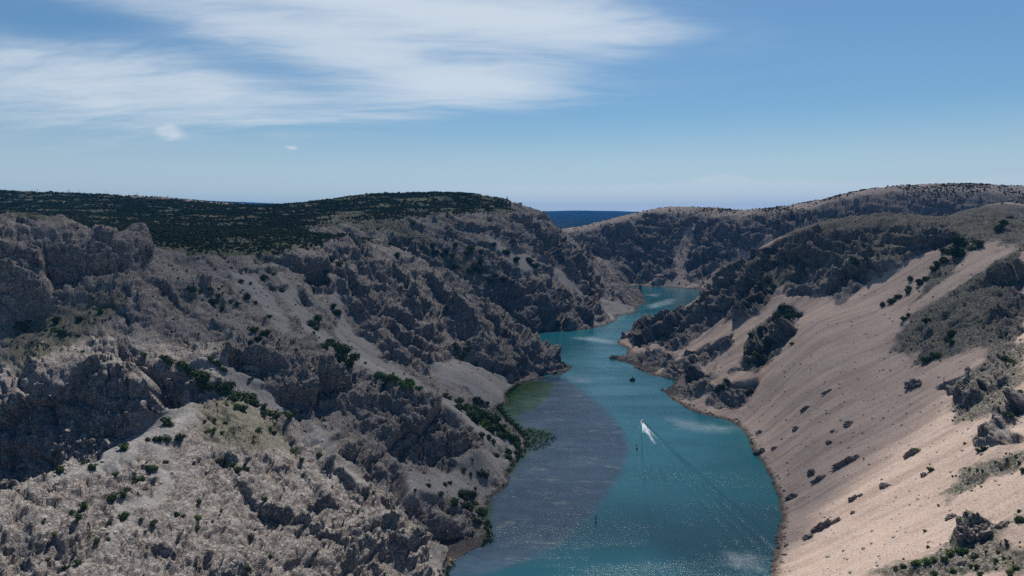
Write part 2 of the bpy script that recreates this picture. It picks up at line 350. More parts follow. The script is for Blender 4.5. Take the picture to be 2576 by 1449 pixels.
# ------------------------------------------------------------------ terrain mesh: rays fan out from under the viewpoint, finer near
def evaluate(X, Y, RAD):
    Z0 = samp(G, X, Y).astype(f32)
    e = 4.0
    gxn = ((samp(G, X + e, Y) - samp(G, X - e, Y)) / (2 * e)).astype(f32); gyn = ((samp(G, X, Y + e) - samp(G, X, Y - e)) / (2 * e)).astype(f32)
    slope = np.hypot(gxn, gyn)

    al0 = X * .78 - Y * .62; ac0 = X * .62 + Y * .78
    # which bank, plateau or slope
    bend = np.interp(Y, [0,273,383,456,535,647,723,873,1000,1100,1200,1300,1450,1500], [30,40,80,85,80,88,80,90,175,250,300,330,330,330]).astype(f32)
    right = (X > bend) & ~((Y > 1390))
    alr0 = np.where(right, X, al0); acr0 = np.where(right, Y + .15 * X, ac0)
    farside = (Y > 1470) | ((Y > 1440) & (X > 250)) | ((X > 400) & (Y > 1000 + (X < 800) * (800 - X) * 1.0))
    wx = X + 7 * gnoise(X / 23, Y / 23, seed=3) + 3 * gnoise(X / 9, Y / 9, seed=4); wy = Y + 7 * gnoise(X / 23, Y / 23, seed=5) + 3 * gnoise(X / 9, Y / 9, seed=6)

    scree = np.zeros_like(X); veg = np.zeros_like(X)
    def add(m, *polys, soft=3.0, k=1.0):
        for pts in polys:
            r = region(*pts)
            if len(r) > 2: np.maximum(m, inside(r, wx, wy, soft) * k, out=m)
    # left scree
    add(scree,
        [(470,896),(520,898),(580,925),(640,965),(735,1035),(728,1050),(640,1018),(560,965)],
        [(690,690),(720,690),(760,760),(800,820),(850,850),(900,880),(960,930),(1060,975),(1170,1015),(1290,1090),(1310,1110),(1290,1120),(1150,1045),(1040,995),(940,940),(860,885),(780,850),(735,790)],
        [(830,730),(860,740),(880,820),(960,900),(1060,965),(1040,985),(930,920),(850,850)],
        [(1120,905),(1180,885),(1230,925),(1305,962),(1245,1025),(1200,1000),(1130,965),(1060,930)],
        [(1010,1190),(1110,1175),(1190,1120),(1250,1130),(1310,1115),(1320,1140),(1215,1240),(1180,1260),(1090,1240),(1030,1240)],
        [(240,1150),(330,1085),(430,1030),(480,995),(520,1010),(440,1100),(330,1170),(230,1200),(150,1200)],
        [(1050,1449),(1060,1400),(1090,1395),(1130,1415),(1110,1449)],
        [(560,680),(640,690),(700,760),(740,830),(700,830),(640,760)],
        [(760,1030),(800,1060),(860,1150),(940,1230),(920,1240),(850,1190),(790,1110)],
        [(360,1190),(400,1190),(380,1300),(300,1400),(270,1400),(330,1300)],
        [(1520,720),(1560,760),(1617,766),(1580,808),(1530,800),(1510,770)],
        [(1490,808),(1530,815),(1500,828),(1470,828)],
        [(1390,650),(1420,690),(1470,740),(1440,735),(1400,700)],[(1230,600),(1300,640),(1370,660),(1330,690),(1260,650)],
        soft=3.5)
    # shallow grassy hollows, left
    grass = np.zeros_like(X)
    add(grass, [(0,820),(120,780),(260,730),(300,760),(230,850),(100,910),(0,920)], [(480,990),(640,1030),(740,1080),(760,1150),(600,1130),(480,1060)], [(850,560),(980,540),(1100,620),(1250,680),(1200,720),(1050,620)], soft=8)
    cliffL = np.zeros_like(X)
    add(cliffL, [(-200,585),(0,590),(200,588),(300,603),(352,622),(372,680),(290,712),(200,752),(0,800),(-200,820)],
        [(-200,1010),(0,985),(120,955),(250,918),(470,905),(485,962),(400,1045),(300,1105),(160,1180),(0,1226),(-200,1300)],
        [(540,900),(640,890),(760,870),(880,880),(905,940),(890,1040),(760,1045),(720,1010),(640,960)],
        [(960,975),(1040,975),(1110,1010),(1185,1085),(1180,1150),(1110,1185),(1020,1150),(930,1095),(900,1030)],
        [(850,640),(960,640),(1060,660),(1150,705),(1240,795),(1330,835),(1400,870),(1425,935),(1450,950),(1430,965),(1310,972),(1230,930),(1140,895),(1090,950),(1010,935),(950,880),(890,800),(850,720)],
        [(1150,720),(1230,700),(1310,720),(1420,740),(1500,760),(1530,800),(1485,840),(1330,850),(1250,800)],
        [(960,590),(1060,600),(1150,690),(1120,690),(1030,640),(960,620)],
        [(1330,600),(1440,610),(1500,690),(1560,760),(1500,770),(1440,700),(1370,660)],
        [(640,1310),(760,1290),(900,1330),(1060,1320),(1210,1330),(1240,1365),(1190,1400),(1060,1400),(900,1449),(600,1449)],
        [(140,1370),(210,1290),(300,1300),(290,1370),(220,1400)],[(790,1100),(900,1090),(1000,1160),(1020,1230),(960,1290),(880,1230),(800,1170)],
        [(280,780),(320,700),(400,690),(500,740),(480,770),(400,760),(340,800)],[(790,600),(930,605),(960,650),(880,650),(800,640)],
        [(850,690),(800,730),(760,700),(720,640),(800,650)],[(500,1130),(600,1120),(610,1160),(540,1180)],[(650,860),(800,850),(880,880),(700,890)], soft=4)
    plat = sst(.34, .20, slope) * sst(105, 122, Z0) * (~right) * (~farside)
    # right side
    rockR = np.zeros_like(X)
    add(rockR, [(1575,850),(1620,812),(1700,785),(1760,760),(1830,676),(1900,632),(1960,605),(2020,640),(1980,680),(1905,700),(1850,735),(1770,790),(1700,830),(1640,850),(1640,880)],
        [(1540,905),(1580,890),(1660,880),(1700,900),(1660,930),(1620,940)],
        [(1985,600),(2150,575),(2300,580),(2430,590),(2330,640),(2240,680),(2180,705),(2150,745),(2105,768),(2060,740),(1970,735),(1985,690),(1930,700),(1900,680)],
        [(1640,850),(1700,800),(1800,745),(1900,705),(1960,715),(1900,740),(1800,810),(1740,860),(1690,885)],[(1720,890),(1790,860),(1850,850),(1830,880),(1760,920)],[(2480,780),(2576,740),(2576,860),(2500,860)],[(2400,960),(2500,900),(2560,920),(2480,1000),(2400,1040)],
    [(1820,760),(1880,735),(1960,740),(1930,775),(1860,815),(1820,800)],
        [(1690,905),(1750,900),(1800,930),(1790,970),(1740,1010),(1650,978),(1660,940)],
        [(1960,770),(2020,790),(1990,850),(1900,920),(1840,940),(1880,860)],
        [(1790,970),(1900,960),(1890,990),(1830,1030),(1780,1020)],
        [(2440,1100),(2520,1010),(2576,1000),(2576,1090),(2480,1110)],
        [(2400,1350),(2430,1310),(2540,1320),(2480,1370),(2420,1380)],
        [(2490,700),(2576,660),(2576,760),(2500,740)], soft=4)
    vegR = np.zeros_like(X)
    add(vegR, [(1900,640),(2060,566),(2300,545),(2576,540),(2576,590),(2420,620),(2310,640),(2190,690),(2140,640),(1960,720),(1900,790),(1830,800),(1880,700)],
        [(2576,610),(2440,700),(2290,800),(2230,850),(2310,920),(2440,880),(2500,870),(2460,960),(2380,1080),(2470,1060),(2576,1010)],
        [(2170,1449),(2250,1415),(2370,1385),(2440,1350),(2576,1280),(2576,1449)],
        [(2360,1240),(2440,1180),(2576,1130),(2576,1180),(2460,1240),(2380,1270)],
        [(2576,560),(2400,690),(2290,780),(2330,700),(2440,610)],
        [(1870,880),(1990,800),(2000,850),(1900,940)], soft=7)
    vegR = np.maximum(vegR, sst(118, 140, Z0 + 6 * gnoise(X / 25, Y / 25, seed=61)) * right * .95)
    streak = fbm2(X / 60 , Y / 9, 3, seed=60)
    S = np.where(right & ~farside, np.clip(1 - np.maximum(rockR, vegR * (.75 + .5 * streak)), 0, 1), scree)
    # far wall: rock with pale cones
    cone = np.zeros_like(X)
    add(cone, [(1690,640),(1720,580),(1750,560),(1745,600),(1730,650),(1725,690),(1745,725),(1650,722),(1700,690)], [(1750,728),(1790,680),(1850,640),(1850,670),(1800,729)], [(1600,712),(1650,700),(1680,720),(1620,718)], [(1850,640),(1950,590),(2060,560),(1960,600),(1860,670)], soft=8)
    S = np.where(farside, np.maximum(cone, (1 - sst(.35, .75, slope)) * .8), S)
    rock = np.where(right & ~farside, rockR, np.where(farside, (1 - S), 1 - np.maximum(scree, plat * .9)))
    crag = sst(-.05, .42, fbm2(acr0 / 40, alr0 / 80, 5, seed=24, gain=.6)) * (1 - scree) * (1 - .6 * grass)
    clf = np.where(right, rockR, np.where(farside, rock * sst(.3, .6, slope + .25 * gnoise(X / 60, Y / 60, seed=22)), np.maximum(cliffL, crag * .8))).astype(f32)
    patch = sst(-.25, .45, fbm2(acr0 / 16, alr0 / 34, 3, seed=23))       # outcrops standing in rubble
    rock = np.where((~right) & (~farside), rock * (1 - .35 * grass) * np.maximum(cliffL, .52 + .45 * patch), rock)
    vegm = np.where(right & ~farside, vegR, np.where(farside, .35 * (1 - rock), np.maximum(plat, grass * .6)))
    rock = np.where(right & ~farside, np.maximum(rock, .62 * vegR * sst(-.3, .3, fbm2(X / 12, Y / 9, 3, seed=63))), rock)
    rock = rock.astype(f32); S = S.astype(f32); vegm = vegm.astype(f32)

    # relief ------------------------------------------------------------
    farf = 1 + .6 * sst(700, 1300, Y)
    shore = sst(0.0, 6, Z0) * .8 + .2
    shore = np.where(Z0 < 0, .0, shore).astype(f32)
    def ridged(x, y, seed): return 1 - 2 * np.abs(gnoise(x, y, seed=seed))
    fx_, fy_ = .78, -.62                                  # fall direction of the left slopes
    al = X * fx_ + Y * fy_; ac = X * -fy_ + Y * fx_
    alr = np.where(right, X, al); acr = np.where(right, Y + .15 * X, ac)
    wob = 14 * gnoise(X / 55, Y / 55, seed=21)
    big = (7.5 * ridged((acr + wob) / 62, alr / 150, 31) + 1.5 * ridged((acr + wob) / 26 + 9, alr / 60, 32)) * (.35 + .65 * clf) + 1.3 * ridged(X / 13, Y / 17, 33) - 2.0
    H = big * rock * shore * farf * .8
    H += (1 - rock) * (S * .5 * gnoise(acr / 14, alr / 90, seed=35) + S * .22 * gnoise(acr / 4, alr / 40, seed=36)) * shore
    H += vegm * (1 - rock) * (1.2 * gnoise(X / 18, Y / 18, seed=37) + .5 * gnoise(X / 6, Y / 6, seed=38) + .6 * gnoise(X / 2.5, Y / 2.5, seed=43)) * shore
    bump_l = np.clip(gnoise(X / 11, Y / 11, seed=39) * 2 - .35, 0, 1)
    H += bump_l * grass * 1.2
    calmtop = np.where(farside, 1 - .8 * sst(150, 185, Z0) * sst(300, 600, X), 1).astype(f32)
    H = H * calmtop
    Z1 = Z0 + H
    def terrace(z, w, seed, lo=.5, hi=.92):
        s_ = z + .17 * X - .12 * Y + .55 * w * gnoise(X / (w * 2.2), Y / (w * 2.2), seed=seed) + .25 * w * gnoise(X / (w * .8), Y / (w * .8), seed=seed + 1)
        t = s_ / w; fl = np.floor(t); fr = t - fl
        return w * (fl + .25 * fr + .75 * sst(lo, hi, fr) - t - .0) * sst(-.55, .15, gnoise(X / (w * 3), Y / (w * 3), s_ / w * .5, seed=seed + 2))
    tm = (clf * .95 + .6 * (1 - clf) * rock) * shore
    Z1 = Z1 + tm * (terrace(Z1, 15.0, 101) * farf + 0) 
    Z1 = Z1 + tm * terrace(Z1, 5.5, 105, .55, .9) * .8
    # blocks and beds, pushed out along the face
    nx, ny, nz = -gxn, -gyn, np.ones_like(gxn); ln = np.sqrt(nx * nx + ny * ny + 1); nx /= ln; ny /= ln; nz /= ln
    bed = (X * .22 + Y * -.10 + Z1 * .95) + 2.2 * gnoise(X / 30, Y / 30, Z1 / 30, seed=41) + .6 * gnoise(X / 8, Y / 8, Z1 / 8, seed=45)
    def beds(s, w):
        t = s / w; fl = np.floor(t); fr = t - fl
        h = (_h(fl.astype(np.int64), fl.astype(np.int64) * 0, fl.astype(np.int64) * 0, 77).astype(f32) / f32(2 ** 32))
        h2 = (_h(fl.astype(np.int64) + 1, fl.astype(np.int64) * 0, fl.astype(np.int64) * 0, 77).astype(f32) / f32(2 ** 32))
        return h + (h2 - h) * sst(.72, 1.0, fr) - .35 * np.exp(-((fr - .8) / .10) ** 2)
    steep = sst(.35, 1.0, np.hypot(np.gradient(Z1, axis=0) / np.maximum(np.gradient(RAD, axis=0), .05), gxn * .5))
    ck = .35 + .65 * clf
    D = ((beds(bed, 6.5) - .5) * 2.2 + (beds(bed + 3, 2.4) - .5) * .9) * ck
    sc = 1 + .6 * sst(500, 1200, Y)
    near = sst(800, 350, Y)
    jx = X + 2.0 * gnoise(X / 9, Y / 9, Z1 / 9, seed=47); jy = Y + 2.0 * gnoise(X / 9, Y / 9, Z1 / 9, seed=48)
    kx = X + 9 * gnoise(X / 40, Y / 40, Z1 / 40, seed=57) + 2.5 * gnoise(X / 11, Y / 11, Z1 / 11, seed=58); ky = Y + 9 * gnoise(X / 40, Y / 40, Z1 / 40, seed=59) + 2.5 * gnoise(X / 11, Y / 11, Z1 / 11, seed=62)
    df_, ii, pp = facets((kx * fx_ + ky * fy_) / 46.0, (ky * fx_ - kx * fy_) / 30.0, Z1 / 60.0, 49)
    D += (ii * 5.0 + pp * 13.0 - 1.5 * np.exp(-(df_ / .05) ** 2)) * (.5 + .5 * clf)
    df_, ii, pp = facets(jx / 17.0, jy / 17.0, Z1 / 20.0, 50)
    D += (ii * 1.6 + pp * 3.0 - 1.2 * np.exp(-(df_ / .05) ** 2)) * ck
    df_, ii, pp = facets(jx / 7.0, jy / 7.0, bed / 7.5, 51)
    D += (ii * 1.1 + pp * 2.0 - .9 * np.exp(-(df_ / .07) ** 2)) * (.65 + .35 * clf)
    df_, ii, pp = facets(jx / 3.0, jy / 3.0, bed / 2.6, 52)
    D += ii * .9 + pp * 1.3 - .3 * np.exp(-(df_ / .09) ** 2)
    df_, ii, pp = facets(X / 1.35, Y / 1.35, bed / 1.1, 53)
    D += (ii * .40 + pp * .55) * near
    f1, f2, idn = worley(X / 2.6 + 3, Y / 2.6, Z1 / 2.6, 56)
    D += np.clip(.5 - f1, 0, 1) * (idn > .6) * 1.3 * (1 - clf)
    D *= rock * shore * sc * .95 * calmtop
    # loose stone on the scree
    f1, f2, idn = worley(X / 1.3, Y / 1.3, Z1 / 1.3, 54)
    stones = np.clip(.42 - f1, 0, 1) * (idn > .82) * 1.7 * S * sst(650, 300, Y)
    D += stones * shore
    D = D.astype(f32)
    XX = X + nx * D; YY = Y + ny * D; Z2 = Z1 + nz * D
    Z2 = np.where((Z0 > .4) & (Z2 < .25), .25 + .05 * (Z2 - .25), Z2)
    Z2 = np.where(Z0 < -.5, np.minimum(Z2, -.3), Z2).astype(f32)

    return dict(locals())
azd = np.concatenate([np.linspace(-72, -41, 60)[:-1], np.linspace(-41, 41, int(1190 * PREVIEW)), np.linspace(41, 72, 60)[1:]])
az = np.radians(azd); NC = len(az); NR = int(1010 * PREVIEW)
rr = np.concatenate([np.arange(70, 700, 1.6), np.arange(700, 1500, 3.2), np.arange(1500, 2460, 8.0)])
RX = (np.sin(az)[None, :] * rr[:, None]).astype(f32); RY = (np.cos(az)[None, :] * rr[:, None]).astype(f32)
ev = evaluate(RX, RY, np.repeat(rr[:, None], NC, 1).astype(f32))
ZZ = np.maximum(ev['Z2'], -2.0)
dr = np.gradient(rr)[:, None]; dzz = np.gradient(ZZ, axis=0)
elv = (ZZ - CAMH) / rr[:, None]; hor = np.maximum.accumulate(elv, axis=0)
vis = np.where(elv >= hor - 0.012, 1.0, 0.2)
dele = np.abs(np.gradient(elv, axis=0))
wgt = (np.sqrt(dr ** 2 * .5 + dzz ** 2) / rr[:, None] * .5 + dele * 1.4) * vis
wgt = np.where(ZZ < -1, wgt * .15, wgt)
KW = 19; kk = np.hanning(KW + 2)[1:-1]; kk /= kk.sum()
wgt = np.apply_along_axis(lambda c: np.convolve(np.pad(c, KW // 2, mode='edge'), kk, mode='valid'), 1, wgt)
wgt = np.apply_along_axis(lambda c: np.convolve(np.pad(c, 2, mode='edge'), np.ones(5) / 5, mode='valid'), 0, wgt)
cw = np.cumsum(wgt, axis=0); cw = cw / cw[-1:]; cw[0] = 0
tt = np.linspace(0, 1, NR); RAD = np.empty((NR, NC))
for j in range(NC): RAD[:, j] = np.interp(tt, cw[:, j], rr)
RAD = RAD.astype(f32)
X = (np.sin(az)[None, :] * RAD).astype(f32); Y = (np.cos(az)[None, :] * RAD).astype(f32)
ev = evaluate(X, Y, RAD)
Z0, Z2, XX, YY, rock, S, vegm, grass, plat, right, farside, cliffL, rockR, vegR, scree, slope, clf = (ev[k] for k in 'Z0 Z2 XX YY rock S vegm grass plat right farside cliffL rockR vegR scree slope clf'.split())
print('terrain', X.shape, 'cps', n)

def build_sheet(name, xs, ys, zs, facemask, mat, attrs):
    nr, nc = xs.shape
    idx = np.arange(nr * nc).reshape(nr, nc)
    q = np.stack([idx[:-1, :-1], idx[:-1, 1:], idx[1:, 1:], idx[1:, :-1]], -1).reshape(-1, 4)
    q = q[facemask.ravel()]
    used = np.zeros(nr * nc, bool); used[q.ravel()] = True
    remap = np.cumsum(used) - 1; q = remap[q]
    co = np.stack([xs.ravel()[used], ys.ravel()[used], zs.ravel()[used]], -1).astype(f32)
    me = bpy.data.meshes.new(name); me.vertices.add(len(co)); me.vertices.foreach_set('co', co.ravel())
    me.loops.add(q.size); me.loops.foreach_set('vertex_index', q.ravel().astype(np.int32))
    me.polygons.add(len(q)); me.polygons.foreach_set('loop_start', (np.arange(len(q)) * 4).astype(np.int32))
    me.update(calc_edges=True)
    for k, a in attrs.items():
        at = me.attributes.new(k, 'FLOAT', 'POINT'); at.data.foreach_set('value', a.ravel()[used].astype(f32))
    me.materials.append(mat); o = bpy.data.objects.new(name, me); COL.objects.link(o)
    return o

# ------------------------------------------------------------------ ground material
def newmat(name):
    m = bpy.data.materials.new(name); m.use_nodes = True; t = m.node_tree
    b = t.nodes.get('Principled BSDF'); b.inputs['Roughness'].default_value = .9
    b.inputs['Specular IOR Level'].default_value = .06
    return m, t, b
def ground_material():
    m, t, b = newmat('karst_limestone')
    g = t.nodes.new('ShaderNodeNewGeometry'); pos = g.outputs['Position']
    rk, sc_, vg, gr = attr(t, 'rock'), attr(t, 'scree'), attr(t, 'veg'), attr(t, 'grass')
    n1 = noise(t, pos, .035, 5, .6); n2 = noise(t, pos, .22, 6, .65); n3 = noise(t, pos, 1.1, 5, .7)
    beds_ = noise(t, mapv(t, pos, (.10, .10, .75), (R(-6), R(13), 0)), 1.0, 6, .65, .3)
    # rock: grey limestone, dark lichen, ochre seeps
    rc = mixc(t, n2.ss(.35, .65), (.118, .094, .080), (.270, .240, .214))
    rc = mixc(t, beds_.ss(.42, .62) * .7, rc, (.140, .124, .115))
    jn = noise(t, mapv(t, pos, (.55, .55, .06)), 1.0, 6, .7, .5)
    rc = mixc(t, jn.ss(.50, .38) * .75, rc, (.085, .072, .066))
    def joint(scale, sq, wd, seedv):
        vj = voro(t, mapv(t, pos, (scale, scale, scale * sq), (R(8), R(-12), seedv), (seedv, 0, 0)), 1.0, 'DISTANCE_TO_EDGE', .9)
        return N(t, vj.outputs['Distance']).ss(wd, 0.0)
    jt = (joint(.16, .55, .035, .3) * .8 + joint(.42, 1.3, .06, 1.1) * .7 ).clamp()
    rc = mixc(t, jt * .5, rc, (.050, .041, .037))
    bl = noise(t, mapv(t, pos, (.08, .08, 1.6), (R(-6), R(12), 0)), 1.0, 5, .7, .4)
    rc = mixc(t, bl.ss(.56, .68) * .55, rc, (.33, .30, .27))
    rc = mixc(t, n3.ss(.50, .62) * .6, rc, (.40, .385, .355))
    rc = mixc(t, noise(t, mapv(t, pos, (1, 1, .35)), .07, 5, .6).ss(.62, .74) * .5, rc, (.22, .14, .09))
    # scree: pale broken stone, pinkish on the far side of the river
    sn = noise(t, pos, 1.6, 4, .8); st = noise(t, mapv(t, pos, (.012, .16, .012), (0, 0, R(-8))), 1.0, 4, .6)
    vs = voro(t, pos, 1.7); vcol = N(t, vs.outputs['Distance'])
    sepc = t.nodes.new('ShaderNodeSeparateColor'); t.links.new(vs.outputs['Color'], sepc.inputs[0]); vr = N(t, sepc.outputs[0])
    pinkf = attr(t, 'rside')
    s0 = mixc(t, pinkf, (.22, .21, .20), (.47, .355, .285))
    s1 = mixc(t, pinkf, (.165, .157, .15), (.34, .25, .20))
    scc = mixc(t, (st * .8 + n1 * .4).ss(.5, .72), s0, s1)
    scc = mixc(t, sn.ss(.52, .34) * .8, scc, (.12, .10, .085))
    scc = mixc(t, vr.ss(.75, .95) * .3, scc, (.55, .50, .45))
    scc = mixc(t, noise(t, pos, .05, 4, .6).ss(.6, .75) * .35, scc, (.33, .22, .14))
    # dry grass and low scrub with stone showing through
    gn = noise(t, pos, .55, 6, .75)
    gc = mixc(t, gn.ss(.38, .62), (.042, .045, .027), (.115, .098, .072))
    gc = mixc(t, n3.ss(.50, .60), gc, (.27, .25, .215))
    pc = mixc(t, noise(t, pos, .09, 6, .7).ss(.42, .58), (.040, .052, .022), (.135, .125, .088))
    gc = mixc(t, attr(t, 'plateau'), gc, pc)
    col = mixc(t, rk.ss(.18, .52), scc, rc)
    vmix = (vg * .95 + (n2 - .5) * 1.3 + (gn - .5) * .8)
    col = mixc(t, vmix.ss(.30, .75) * (1.0 - rk * .45), col, gc)
    col = mixc(t, (gr * .8 + (gn - .5) * 2.4 + (n2 - .5)).ss(.25, .8) * .5, col, (.085, .086, .045))
    # waterline: wet dark stone
    sepz = t.nodes.new('ShaderNodeSeparateXYZ'); t.links.new(pos, sepz.inputs[0]); hz = N(t, sepz.outputs[2])
    col = mixc(t, (hz + (n2 - .5) * 3.0).ss(2.0, .3) * .8, col, (.050, .040, .030))
    t.links.new(col, b.inputs['Base Color'])
    hgt = (jt * -.7) * rk + n3 * .35 * rk + sn * .35 + n2 * .5 * rk + gn * .4 * vg
    bp = t.nodes.new('ShaderNodeBump'); bp.inputs['Strength'].default_value = .85; bp.inputs['Distance'].default_value = .65
    t.links.new(hgt.s, bp.inputs['Height']); t.links.new(bp.outputs[0], b.inputs['Normal'])
    return m
mat_ground = ground_material()
fy = 0.25 * (Y[:-1, :-1] + Y[1:, :-1] + Y[:-1, 1:] + Y[1:, 1:])
fr_ = right[:-1, :-1]; ff = farside[:-1, :-1]
rside = (np.where(right | farside, 1.0, 0.0) * np.where(farside, .55, 1.0)).astype(f32)
ats = dict(rock=rock, scree=S, veg=vegm, grass=grass, rside=rside, plateau=plat)
for nm, msk in (('hillside_left', ~fr_ & ~ff), ('hillside_right', fr_ & ~ff), ('hillside_far', ff)):
    o = build_sheet(nm, XX, YY, Z2, msk, mat_ground, ats); o['kind'] = 'structure'

# screen buffer of the terrain points nearest to the viewpoint (used to set plants on visible ground)
def project(x, y, z):
    zz = z - CAMH; dep = y * cp - zz * sp; upc = y * sp + zz * cp
    return CU + F * x / dep, CV - F * upc / dep, dep
PU, PV, PD = project(XX, YY, Z2)
BW, BH = 1031, 580; sc2 = BW / 2576.0
bi = (PU * sc2).astype(int); bj = (PV * sc2).astype(int)
ok = ((bi >= 0) & (bi < BW) & (bj >= 0) & (bj < BH) & (Z2 > 0)).ravel()
flat_i = np.nonzero(ok)[0]; cell = bj.ravel()[ok] * BW + bi.ravel()[ok]; dd = PD.ravel()[ok]
order = np.argsort(-dd); ibuf = np.full(BW * BH, -1, np.int64); ibuf[cell[order]] = flat_i[order]; ibuf = ibuf.reshape(BH, BW)
XF, YF, ZF = XX.ravel(), YY.ravel(), Z2.ravel()
def ground_at(u, v):
    i, j = int(u * sc2), int(v * sc2)
    for rad in range(0, 6):
        s = ibuf[max(0, j - rad):j + rad + 1, max(0, i - rad):i + rad + 1].ravel(); s = s[s >= 0]
        if len(s): k = s[len(s) // 2]; return (float(XF[k]), float(YF[k]), float(ZF[k]))
    return None

# ------------------------------------------------------------------ water
def water_material():
    m, t, b = newmat('river_water')
    g = t.nodes.new('ShaderNodeNewGeometry'); pos = g.outputs['Position']
    sh, gw, foam = attr(t, 'shelf'), attr(t, 'weed'), attr(t, 'foam')
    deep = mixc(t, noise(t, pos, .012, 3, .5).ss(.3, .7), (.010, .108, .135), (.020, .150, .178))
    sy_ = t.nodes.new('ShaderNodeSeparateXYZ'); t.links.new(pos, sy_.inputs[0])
    deep = mixc(t, (N(t, sy_.outputs[1]) + noise(t, pos, .02, 3, .5) * 60.0).ss(430, 320), deep, (.006, .058, .078))  # near water painted darker, offsetting the brighter sunlight outside the cloud shade
    wn = noise(t, mapv(t, pos, (.09, .14, 1)), 1.0, 6, .65)
    shc = mixc(t, wn.ss(.35, .7), (.026, .050, .080), (.046, .076, .102))
    shc = mixc(t, (noise(t, mapv(t, pos, (.05, .11, 1), (0, 0, R(15)), (4, 2, 0)), 1.0, 6, .7).ss(.56, .66)) * .8, shc, (.13, .155, .145))
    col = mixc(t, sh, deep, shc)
    col = mixc(t, gw, col, mixc(t, noise(t, pos, .12, 5, .6).ss(.35, .65), (.016, .042, .010), (.040, .075, .018)))
    col = mixc(t, foam, col, (.80, .84, .86))
    t.links.new(col, b.inputs['Base Color'])
    t.links.new((foam * .5 + .14).s, b.inputs['Roughness'])
    b.inputs['IOR'].default_value = 1.33; b.inputs['Specular IOR Level'].default_value = .5
    wv1 = noise(t, mapv(t, pos, (.35, 1.0, 1), (0, 0, R(8))), .9, 5, .65, .5)
    wv2 = noise(t, mapv(t, pos, (1, 1.9, 1), (0, 0, R(-12))), 2.4, 3, .6)
    calm = noise(t, mapv(t, pos, (.010, .030, 1)), 1.0, 5, .6).ss(.38, .62)
    hh = (wv1 * .50 + wv2 * .16) * (calm * .75 + .35)
    bp = t.nodes.new('ShaderNodeBump'); bp.inputs['Strength'].default_value = 1.0; bp.inputs['Distance'].default_value = .42
    t.links.new(hh.s, bp.inputs['Height']); t.links.new(bp.outputs[0], b.inputs['Normal'])
    return m
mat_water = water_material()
def water_attrs(x, y):
    wob1 = x + 2.0 * gnoise(x / 18, y / 18, seed=81); wob2 = y + 2.0 * gnoise(x / 18, y / 18, seed=82)
    shelf_p = np.array([W(*p)[:2] for p in [(1050,1700),(1100,1500),(1130,1449),(1200,1449),(1300,1420),(1400,1375),(1500,1280),(1560,1195),(1582,1130),(1566,1080),(1520,1025),(1470,985),(1412,948),(1300,950),(1200,1000),(1200,1100),(1250,1170),(1150,1300),(1000,1449)]])
    weed_p = np.array([W(*p)[:2] for p in [(1230,1020),(1300,960),(1345,958),(1395,965),(1380,1000),(1345,1030),(1300,1045),(1318,1075),(1385,1085),(1380,1105),(1335,1125),(1300,1180),(1250,1215),(1235,1260),(1235,1330),(1200,1340),(1180,1280),(1200,1180),(1280,1120),(1230,1060)]])
    return inside(shelf_p, x, y, 3.5) , inside(weed_p, wob1 + 1.5 * gnoise(x / 4, y / 4, seed=84), wob2, 3.0)
gxw, gyw = np.meshgrid(np.arange(-260, 1000, 5.0), np.arange(60, 1560, 5.0))
# finer rows where the near pool lies
gxw2, gyw2 = np.meshgrid(np.arange(-60, 195.1, 2.5), np.arange(180, 695.1, 2.5))
WX0, WX1, WY0, WY1 = 50.0, 130.0, 250.0, 510.0
gxw3, gyw3 = np.meshgrid(np.arange(WX0, WX1 + .1, .5), np.arange(WY0, WY1 + .1, .5))
fm = ~((gxw[:-1, :-1] >= -60) & (gxw[:-1, :-1] < 195) & (gyw[:-1, :-1] >= 180) & (gyw[:-1, :-1] < 695))
# boat track ---------------------------------------------------------
BX, BY, _ = W(1616, 1062); HX, HY = .10, .99; hl = math.hypot(HX, HY); HX /= hl; HY /= hl
def wake(x, y):
    s = -((x - BX) * HX + (y - BY) * HY)            # metres behind the boat
    l = (x - BX) * HY - (y - BY) * HX               # metres to the right of the track
    l = l - .0004 * np.clip(s, 0, 400) ** 2 * .4
    sp_ = np.clip(s, 0, 400)
    h = np.zeros_like(x)
    for k, off, a in ((.20, 1.0, 1.0), (.165, .8, .6), (.13, .5, .5), (.09, .2, .35), (.05, 0, .3), (-.10, -.8, .6), (-.06, -.3, .35)):
        c = k * sp_ + off; wdt = .55 + .010 * sp_
        q = (l - c) / wdt; h += a * np.exp(-q * q) * np.exp(-sp_ / 140.0) * (s > 0) - .7 * a * np.exp(-((q + 1.6 * np.sign(k)) ** 2)) * np.exp(-sp_ / 140.0) * (s > 0)
    hw = 1.1 + np.clip(s, 0, 12) * .14
    core = np.exp(-(l / hw) ** 4) * sst(-2.5, 0, s) * sst(34, 10, s)
    n = gnoise(l * 1.1, s / 7, seed=91) + .5 * gnoise(l * 2.3, s / 4, seed=92)
    arms = sum(np.exp(-((l - (k * sp_ + o)) / (.40 + .016 * sp_)) ** 2) * sst(e_, e_ * .35, s) * (s > 0) for k, o, e_ in ((.20, .9, 70), (.165, .6, 42), (.07, .2, 60), (.02, 0, 36), (-.055, -.6, 30)))
    foam = np.clip(core * (1.15 + n * sst(4, 12, s)) , 0, 1) * sst(30, 6, s) + np.clip(arms * (.9 + n), 0, 1)
    return h, np.clip(foam, 0, 1)
